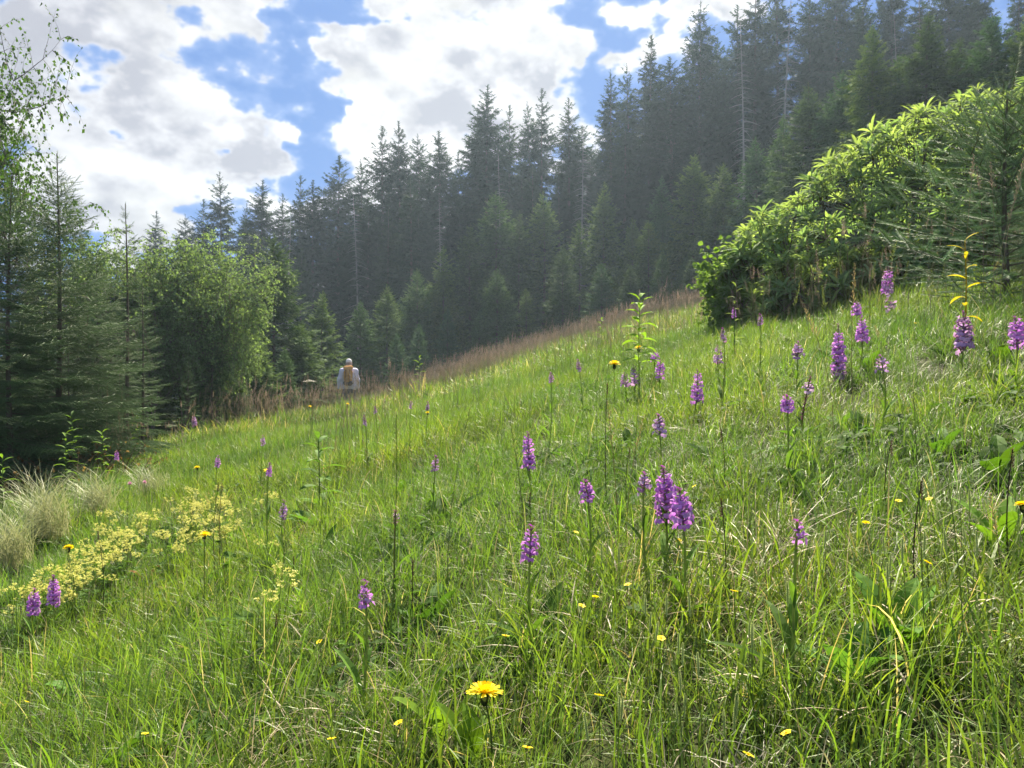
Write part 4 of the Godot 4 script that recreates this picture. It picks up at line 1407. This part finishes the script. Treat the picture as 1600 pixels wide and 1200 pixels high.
	# dark stalks with a seed head at the tip
	var dark := [[432, 960, 1.6, "short dark seed head near the pink-tipped orchid"], [459, 870, 2.1, "long thin dark stalk below the broad leaves"], [645, 1010, 1.45, "dark stalk in the long grass above the large hawkweed"], [1127, 672, 2.0, "tall dark stalk beyond the tallest near orchid"], [949, 600, 2.1, "dark stalk under the lower hawkweed"],
		[341, 755, 2.7, "thin dark stalk with black head before the fullest yellow clump"], [347, 755, 2.75, "second black head by the fullest yellow clump"], [153, 830, 2.5, "stalk with spent head in the yellow froth"], [1582, 975, 1.2, "brown fluffy head at the picture edge"], [1440, 985, 1.15, "dark grass head near the bottom corner"],
		[1127, 975, 1.3, "dark stalk among the pale spikes"], [984, 700, 2.05, "dark hanging head beside the small dense orchid"], [1393, 690, 1.6, "dark grass stalk below the faded bluish orchid"], [828, 770, 1.7, "brown stalk under the lone slender orchid"]]
	for d in dark:
		var at := spot(d[0], d[2])
		var tall := rise(d[1], d[2]) - at.y
		if tall < 0.08: tall = 0.2
		var t := thing("dark_stalk", d[3], "seed head", at, r(0, TAU), "dark seed stalks in the meadow")
		var s := Shape.new()
		var pts := stem_to(s, Vector3(0, tall, 0), 0.0013, Color(0.07, 0.055, 0.035), 0.015)
		part("stem", s.mesh(), M.leaf, t)
		var h := Shape.new()
		for i in 30:
			var a := i * 2.4
			var o := Vector3(0, tall - 0.03 * i / 30.0, 0)
			var w := Vector3(-sin(a), 0, cos(a)) * 0.0014
			h.tri(o - w, o + Vector3(cos(a), 0.8, sin(a)) * 0.006, o + w, shade(Color(0.06, 0.045, 0.03), r(0.6, 1.6)))
		part("seed_head", h.mesh(), M.leaf, t)
	# two pink clover heads and the white umbel before the thicket
	for c in [[203, 756, 3.9, "pink clover head nearer the tussock"], [226, 754, 3.95, "brighter pink clover head beside the other"]]:
		var at := spot(c[0], c[2])
		var tall := rise(c[1], c[2]) - at.y
		var t := thing("clover", c[3], "clover", at, 0.0, "pink clover heads")
		var s := Shape.new()
		stem_to(s, Vector3(0, tall, 0), 0.0012, Color(0.10, 0.15, 0.05))
		part("stem", s.mesh(), M.leaf, t)
		var h := Shape.new()
		for i in 60:
			var z := 1.0 - 1.7 * i / 60.0
			var d := Vector3(cos(i * 2.4) * sqrt(1.0 - z * z), z, sin(i * 2.4) * sqrt(1.0 - z * z))
			var w := d.cross(Vector3.UP + Vector3(0.01, 0, 0)).normalized() * 0.0022
			h.tri(d * 0.003 - w, d * 0.014 + Vector3(0, 0.002, 0), d * 0.003 + w, shade(Color(0.55, 0.25, 0.40), r(0.7, 1.3)))
		part("flower_head", h.mesh(), M.petal, t, Transform3D(Basis(), Vector3(0, tall, 0)))
	var at := spot(484, 8.0)
	var tall := rise(594, 8.0) - at.y
	var u := thing("white_umbel", "white flat-topped umbel on a tall stalk before the thicket", "white flower", at)
	var us := Shape.new()
	stem_to(us, Vector3(0, tall - 0.05, 0), 0.003, Color(0.13, 0.17, 0.06))
	var uf := Shape.new()
	for i in 20:
		var a := i * 2.4
		var d := Vector3(cos(a) * 0.062 * sqrt(i / 20.0), 0.05 - 0.02 * i / 20.0, sin(a) * 0.062 * sqrt(i / 20.0))
		us.tube([Vector3(0, tall - 0.05, 0), Vector3(0, tall - 0.05, 0) + d], [0.001, 0.0007], 3, Color(0.13, 0.17, 0.06))
		for j in 14:
			var o := d + Vector3(r(-1, 1), r(-0.2, 0.3), r(-1, 1)) * 0.013
			uf.quad(o + Vector3(-0.004, 0, 0), o + Vector3(0, 0.001, 0.004), o + Vector3(0.004, 0, 0), o + Vector3(0, 0.001, -0.004), shade(Color(0.62, 0.60, 0.52), r(0.75, 1.1)))
	part("stalks", us.mesh(), M.leaf, u)
	part("flower_head", uf.mesh(), M.petal, u, Transform3D(Basis(), Vector3(0, tall - 0.05, 0)))
	# the pale tussock at the edge and its neighbours
	var spots := [[70, 4.2, 0.46, 480, "large pale arching grass tussock at the meadow edge, bleached at its foot"], [150, 4.8, 0.38, 300, "pale grass tussock next to the large one, before the leafy herbs"], [10, 3.7, 0.40, 340, "pale tussock cut by the picture edge"], [235, 5.4, 0.35, 220, "greener tussock before the violet orchid of the thicket"]]
	for q in spots:
		var s := Shape.new()
		for i in q[3]:
			var k := Color(0.25, 0.29, 0.12).lerp(Color(0.11, 0.20, 0.05), rng.randf()).lerp(Color(0.46, 0.45, 0.30), 0.45 * rng.randf())
			var a := r(0, TAU)
			var p := Vector3(cos(a), 0, sin(a)) * 0.13 * sqrt(rng.randf())
			blade(s, p, a + r(-0.9, 0.9), q[2] * r(0.6, 1.2), r(0.002, 0.0036), r(0.02, 0.6), r(0.8, 2.2), k.lerp(Color(0.5, 0.46, 0.28), 0.4), k, 6, r(-1, 1))
		var t := thing("grass_tussock", q[4], "tussock", spot(q[0], q[1]), 0.0, "pale grass tussocks at the meadow edge")
		part("blades", s.mesh(), M.straw, t).set_meta("kind", "stuff")
	# dry brushwood under the spruces
	for q in [[70, 6.6, "tangle of dry brown brushwood with shrivelled leaves under the dark spruces"], [20, 6.0, "smaller heap of dry brushwood at the picture edge"], [130, 6.7, "end of the dry brushwood by the leafy herbs"]]:
		var t := thing("brushwood", q[2], "brushwood", spot(q[0], q[1]), 0.0, "dry brushwood under the spruces")
		var s := Shape.new()
		var l := Shape.new()
		for i in 34:
			var a := r(0, TAU)
			var p := Vector3(r(-0.55, 0.55), 0, r(-0.25, 0.25))
			var d := Vector3(cos(a) * 0.8, r(0.15, 0.9), sin(a) * 0.5).normalized() * r(0.25, 0.6)
			s.tube([p, p + d * 0.5 + Vector3(0, 0.02, 0), p + d], [0.006, 0.004, 0.0015], 4, shade(Color(0.12, 0.09, 0.06), r(0.6, 1.5)))
			for j in 9:
				var o := p + d * r(0.3, 1.0)
				leaf(l, Transform3D(frame_along(Vector3(r(-1, 1), r(-1, 0.5), r(-1, 1)).normalized()), o), r(0.02, 0.045), 0.02, shade(Color(0.15, 0.10, 0.045), r(0.5, 1.6)), 3, 0.9, 0.6)
		part("twigs", s.mesh(), M.bark, t)
		part("dry_leaves", l.mesh(), M.leaf, t).set_meta("kind", "stuff")


# ---------------------------------------------------------------- the hiker

# a skin over tapered bones [from, to, radius, radius], blended by k, meshed as surface nets
func net(bones: Array, cell: float, k: float, c: Color) -> Shape:
	var lo := Vector3.INF
	var hi := -Vector3.INF
	for b in bones:
		var m: float = maxf(b[2], b[3]) + cell * 2.0 + k
		for e in 2:
			lo = lo.min(b[e] - Vector3.ONE * m)
			hi = hi.max(b[e] + Vector3.ONE * m)
	var n := Vector3i(((hi - lo) / cell).ceil()) + Vector3i.ONE
	var field := PackedFloat32Array()
	field.resize(n.x * n.y * n.z)
	field.fill(1.0)
	for b in bones:
		var m: float = maxf(b[2], b[3]) + cell * 2.0 + k
		var a0 := Vector3i(((b[0].min(b[1]) - Vector3.ONE * m - lo) / cell).floor()).clamp(Vector3i.ZERO, n - Vector3i.ONE)
		var a1 := Vector3i(((b[0].max(b[1]) + Vector3.ONE * m - lo) / cell).ceil()).clamp(Vector3i.ZERO, n - Vector3i.ONE)
		var ab: Vector3 = b[1] - b[0]
		var q := maxf(ab.length_squared(), 1e-9)
		for z in range(a0.z, a1.z + 1):
			for y in range(a0.y, a1.y + 1):
				for x in range(a0.x, a1.x + 1):
					var p := lo + Vector3(x, y, z) * cell
					var h: float = clampf((p - b[0]).dot(ab) / q, 0.0, 1.0)
					var d: float = (p - b[0] - ab * h).length() - lerpf(b[2], b[3], h)
					var at := (z * n.y + y) * n.x + x
					var o := field[at]
					var w := maxf(k - absf(o - d), 0.0) / k
					field[at] = minf(o, d) - w * w * k * 0.25
	var s := Shape.new()
	var spots := {}
	var step := [1, n.x, n.x * n.y]
	for z in n.z - 1:
		for y in n.y - 1:
			for x in n.x - 1:
				var at := (z * n.y + y) * n.x + x
				var sum := Vector3.ZERO
				var count := 0
				for axis in 3:
					for i in 4:
						var u := (axis + 1) % 3
						var v := (axis + 2) % 3
						var o := Vector3.ZERO
						o[u] = i & 1
						o[v] = i >> 1
						var p0: int = at + (i & 1) * step[u] + (i >> 1) * step[v]
						var f0 := field[p0]
						var f1 := field[p0 + step[axis]]
						if (f0 < 0.0) != (f1 < 0.0):
							o[axis] = f0 / (f0 - f1)
							sum += o
							count += 1
				if count:
					spots[at] = lo + (Vector3(x, y, z) + sum / count) * cell
	for at in spots:
		for axis in 3:
			var u: int = step[(axis + 1) % 3]
			var v: int = step[(axis + 2) % 3]
			if (field[at] < 0.0) != (field[at + step[axis]] < 0.0) and spots.has(at - u) and spots.has(at - v) and spots.has(at - u - v):
				if field[at] < 0.0:
					s.quad(spots[at], spots[at - v], spots[at - u - v], spots[at - u], c)
				else:
					s.quad(spots[at], spots[at - u], spots[at - u - v], spots[at - v], c)
	return s


func make_hiker() -> void:
	var at := spot(545, 23.0)
	var t := thing("person", "hiker seen from behind in white cap and pale lilac shirt, walking towards the forest", "person", at, 0.12)
	t.scale = Vector3.ONE * 1.0
	var skin := Color(0.42, 0.26, 0.19)
	var V := func(x: float, y: float, z: float) -> Vector3: return Vector3(x, y, z)
	# joints: facing -Z, one leg forward, arms hanging with bent elbows
	var hipl := Vector3(-0.10, 0.92, 0.0); var hipr := Vector3(0.10, 0.92, 0.0)
	var kneel := Vector3(-0.11, 0.50, 0.02); var kneer := Vector3(0.11, 0.52, -0.13)
	var footl := Vector3(-0.11, 0.09, 0.16); var footr := Vector3(0.11, 0.09, -0.16)
	var shl := Vector3(-0.19, 1.40, 0.01); var shr := Vector3(0.19, 1.40, 0.01)
	var ell := Vector3(-0.27, 1.14, 0.07); var elr := Vector3(0.265, 1.12, 0.02)
	var wrl := Vector3(-0.30, 0.90, 0.06); var wrr := Vector3(0.275, 0.91, -0.12)
	var body := net([[hipl, hipr, 0.10, 0.10], [Vector3(0, 0.95, 0), Vector3(0, 1.36, 0.01), 0.11, 0.13], [Vector3(-0.08, 1.15, 0), Vector3(-0.1, 1.36, 0), 0.08, 0.09], [Vector3(0.08, 1.15, 0), Vector3(0.1, 1.36, 0), 0.08, 0.09], [shl, shr, 0.055, 0.055],
		[hipl, kneel, 0.078, 0.055], [hipr, kneer, 0.078, 0.055], [kneel, footl, 0.052, 0.036], [kneer, footr, 0.052, 0.036], [footl, footl + Vector3(0, -0.04, -0.14), 0.04, 0.035], [footr, footr + Vector3(0, -0.04, -0.14), 0.04, 0.035],
		[shl, ell, 0.045, 0.036], [shr, elr, 0.045, 0.036], [ell, wrl, 0.036, 0.026], [elr, wrr, 0.036, 0.026], [Vector3(0, 1.40, 0.0), Vector3(0, 1.54, -0.03), 0.058, 0.052]], 0.021, 0.04, skin)
	# head with nose, ears, chin
	var hc := Vector3(0, 1.63, -0.045)
	body.add(net([[hc + V.call(0, 0.03, 0.02), hc + V.call(0, 0.02, -0.03), 0.086, 0.082], [hc + V.call(0, -0.06, -0.04), hc + V.call(0, -0.08, -0.055), 0.055, 0.04], [hc + V.call(0, 0.0, -0.108), hc + V.call(0, -0.028, -0.122), 0.011, 0.014],
		[hc + V.call(-0.084, 0.01, 0.0), hc + V.call(-0.086, -0.03, 0.004), 0.013, 0.010], [hc + V.call(0.084, 0.01, 0.0), hc + V.call(0.086, -0.03, 0.004), 0.013, 0.010], [Vector3(0, 1.5, -0.03), hc + V.call(0, -0.05, 0), 0.052, 0.055]], 0.008, 0.02, skin), Transform3D())
	for sg in [-1.0, 1.0]:
		var w: Vector3 = wrl if sg < 0 else wrr
		var hand := [[w, w + V.call(sg * 0.004, -0.075, -0.012), 0.024, 0.032], [w + V.call(0, -0.06, -0.03), w + V.call(0, -0.07, 0.025), 0.016, 0.016]]
		for i in 4:
			var o: Vector3 = w + V.call(sg * 0.004, -0.085, -0.036 + 0.021 * i)
			var m: Vector3 = o + V.call(-sg * 0.006, [-0.036, -0.042, -0.039, -0.03][i], -0.004)
			hand.append([o, m, 0.010, 0.009])
			hand.append([m, m + V.call(-sg * 0.018, [-0.024, -0.03, -0.027, -0.02][i], -0.004), 0.009, 0.0075])
		hand.append([w + V.call(0, -0.03, -0.025), w + V.call(-sg * 0.006, -0.06, -0.052), 0.013, 0.011])
		hand.append([w + V.call(-sg * 0.006, -0.06, -0.052), w + V.call(-sg * 0.014, -0.09, -0.056), 0.011, 0.008])
		body.add(net(hand, 0.0055, 0.012, skin), Transform3D())
	part("body", body.mesh(true), M.cloth, t)
	var lilac := Color(0.68, 0.66, 0.86)
	part("shirt", net([[Vector3(-0.10, 0.93, 0), Vector3(0.10, 0.93, 0), 0.145, 0.145], [Vector3(-0.06, 0.98, 0), Vector3(-0.09, 1.34, 0.01), 0.135, 0.135], [Vector3(0.06, 0.98, 0), Vector3(0.09, 1.34, 0.01), 0.135, 0.135], [shl, shr, 0.085, 0.085], [Vector3(-0.05, 1.47, 0), Vector3(0.05, 1.47, 0), 0.06, 0.06],
		[shl, ell, 0.078, 0.062], [shr, elr, 0.078, 0.062], [ell, wrl, 0.062, 0.043], [elr, wrr, 0.062, 0.043]], 0.019, 0.05, lilac).mesh(true), M.cloth, t)
	part("trousers", net([[Vector3(-0.08, 0.90, 0), Vector3(0.08, 0.90, 0), 0.135, 0.135], [hipl, kneel, 0.115, 0.085], [hipr, kneer, 0.115, 0.085], [kneel, footl, 0.085, 0.068], [kneer, footr, 0.085, 0.068]], 0.02, 0.04, Color(0.045, 0.075, 0.16)).mesh(true), M.cloth, t)
	for b in [footl, footr]:
		part("boot", net([[b + V.call(0, -0.03, 0.02), b + V.call(0, -0.05, -0.15), 0.056, 0.045], [b, b + V.call(0, 0.05, 0.01), 0.052, 0.05]], 0.016, 0.03, Color(0.07, 0.05, 0.04)).mesh(true), M.cloth, t)
	part("hair", net([[hc + V.call(0, 0.0, 0.035), hc + V.call(0, -0.055, 0.04), 0.078, 0.055], [hc + V.call(-0.06, -0.01, 0.02), hc + V.call(-0.06, -0.05, 0.02), 0.03, 0.02], [hc + V.call(0.06, -0.01, 0.02), hc + V.call(0.06, -0.05, 0.02), 0.03, 0.02]], 0.012, 0.03, Color(0.30, 0.27, 0.25)).mesh(true), M.cloth, t)
	var cap := part("cap", net([[hc + V.call(0, 0.055, 0.02), hc + V.call(0, 0.055, -0.025), 0.09, 0.088]], 0.012, 0.02, Color(0.74, 0.74, 0.76)).mesh(true), M.cloth, t)
	part("brim", net([[hc + V.call(-0.045, 0.045, -0.12), hc + V.call(0.045, 0.045, -0.12), 0.02, 0.02], [hc + V.call(-0.03, 0.045, -0.16), hc + V.call(0.03, 0.045, -0.16), 0.014, 0.014]], 0.010, 0.03, Color(0.72, 0.72, 0.75)).mesh(true), M.cloth, cap)
	# the rucksack rides on the back
	var p := thing("backpack", "orange rucksack with dark lower half on the hiker's back", "backpack", at, 0.12)
	var orange := Color(0.52, 0.28, 0.10)
	part("bag", net([[V.call(-0.055, 1.14, 0.24), V.call(-0.065, 1.36, 0.23), 0.072, 0.07], [V.call(0.055, 1.14, 0.24), V.call(0.065, 1.36, 0.23), 0.072, 0.07], [V.call(0, 1.12, 0.27), V.call(0, 1.36, 0.26), 0.082, 0.08]], 0.017, 0.03, orange).mesh(true), M.cloth, p)
	part("lid", net([[V.call(-0.085, 1.49, 0.21), V.call(0.085, 1.50, 0.21), 0.06, 0.06], [V.call(-0.07, 1.45, 0.26), V.call(0.07, 1.45, 0.26), 0.052, 0.052]], 0.017, 0.03, shade(orange, 1.12)).mesh(true), M.cloth, p)
	part("bottom_panel", net([[V.call(-0.06, 1.045, 0.225), V.call(0.06, 1.045, 0.225), 0.082, 0.082], [V.call(-0.04, 1.05, 0.26), V.call(0.04, 1.05, 0.26), 0.07, 0.07]], 0.017, 0.03, Color(0.045, 0.05, 0.06)).mesh(true), M.cloth, p)
	part("front_pocket", net([[V.call(-0.04, 1.17, 0.345), V.call(0.04, 1.17, 0.345), 0.035, 0.035], [V.call(-0.04, 1.27, 0.335), V.call(0.04, 1.27, 0.335), 0.03, 0.03]], 0.014, 0.03, shade(orange, 0.8)).mesh(true), M.cloth, p)
	for sg in [-1.0, 1.0]:
		var s := Shape.new()
		s.tube([V.call(sg * 0.09, 1.43, 0.17), V.call(sg * 0.10, 1.50, 0.06), V.call(sg * 0.105, 1.45, -0.11), V.call(sg * 0.12, 1.25, -0.15), V.call(sg * 0.16, 1.06, -0.02), V.call(sg * 0.13, 1.02, 0.18)], [0.017, 0.02, 0.02, 0.017, 0.013, 0.012], 6, Color(0.05, 0.05, 0.055))
		part("strap", s.mesh(true), M.cloth, p)
		var c := Shape.new()
		c.tube([V.call(sg * 0.055, 1.43, 0.335), V.call(sg * 0.06, 1.25, 0.345), V.call(sg * 0.055, 1.06, 0.335)], [0.008, 0.008, 0.008], 4, Color(0.06, 0.05, 0.05))
		part("buckle_strap", c.mesh(), M.cloth, p)


func _ready() -> void:
	rng.seed = 20240611
	bumps.seed = 3
	bumps.frequency = 0.35
	bumps.fractal_octaves = 3
	patches.seed = 8
	patches.frequency = 0.45
	patches.fractal_octaves = 3
	make_light()
	M.grass = leaf_material(0.45, 1.0, 0.35, Color(1, 1, 0.42))
	M.needles = []
	for t in [Color(1, 1, 1), Color(0.82, 0.92, 1.12), Color(1.25, 1.1, 0.85), Color(0.85, 0.8, 0.8)]:
		var m := leaf_material(0.8, 0.3, 0.2, Color(1, 1, 0.5))
		m.albedo_color = Color(minf(t.r * 0.8, 1), minf(t.g * 0.8, 1), minf(t.b * 0.8, 1)).linear_to_srgb()
		M.needles.append(m)
	M.leaf = leaf_material(0.68, 0.9, 0.22, Color(1, 1, 0.4))
	M.needle = leaf_material(0.6, 0.25, 0.4, Color(1, 1, 0.5))
	M.bush_leaf = leaf_material(0.7, 1.0, 0.2, Color(1, 1, 0.5))
	M.petal = leaf_material(0.6, 0.7, 0.3, Color(1, 1, 1))
	M.cloth = leaf_material(0.9, 0.0, 0.2)
	M.straw = leaf_material(0.5, 0.6, 0.4, Color(1, 0.96, 0.86))
	M.bark = leaf_material(0.95, 0.0, 0.2)
	make_ground()
	var kinds := make_kinds()
	make_broadleaves(kinds)
	make_forest(kinds)
	make_thicket(kinds)
	make_bush()
	make_grass()
	make_hiker()
	make_orchids()
	make_yellow_flowers()
	make_mantle()
	make_herbs()
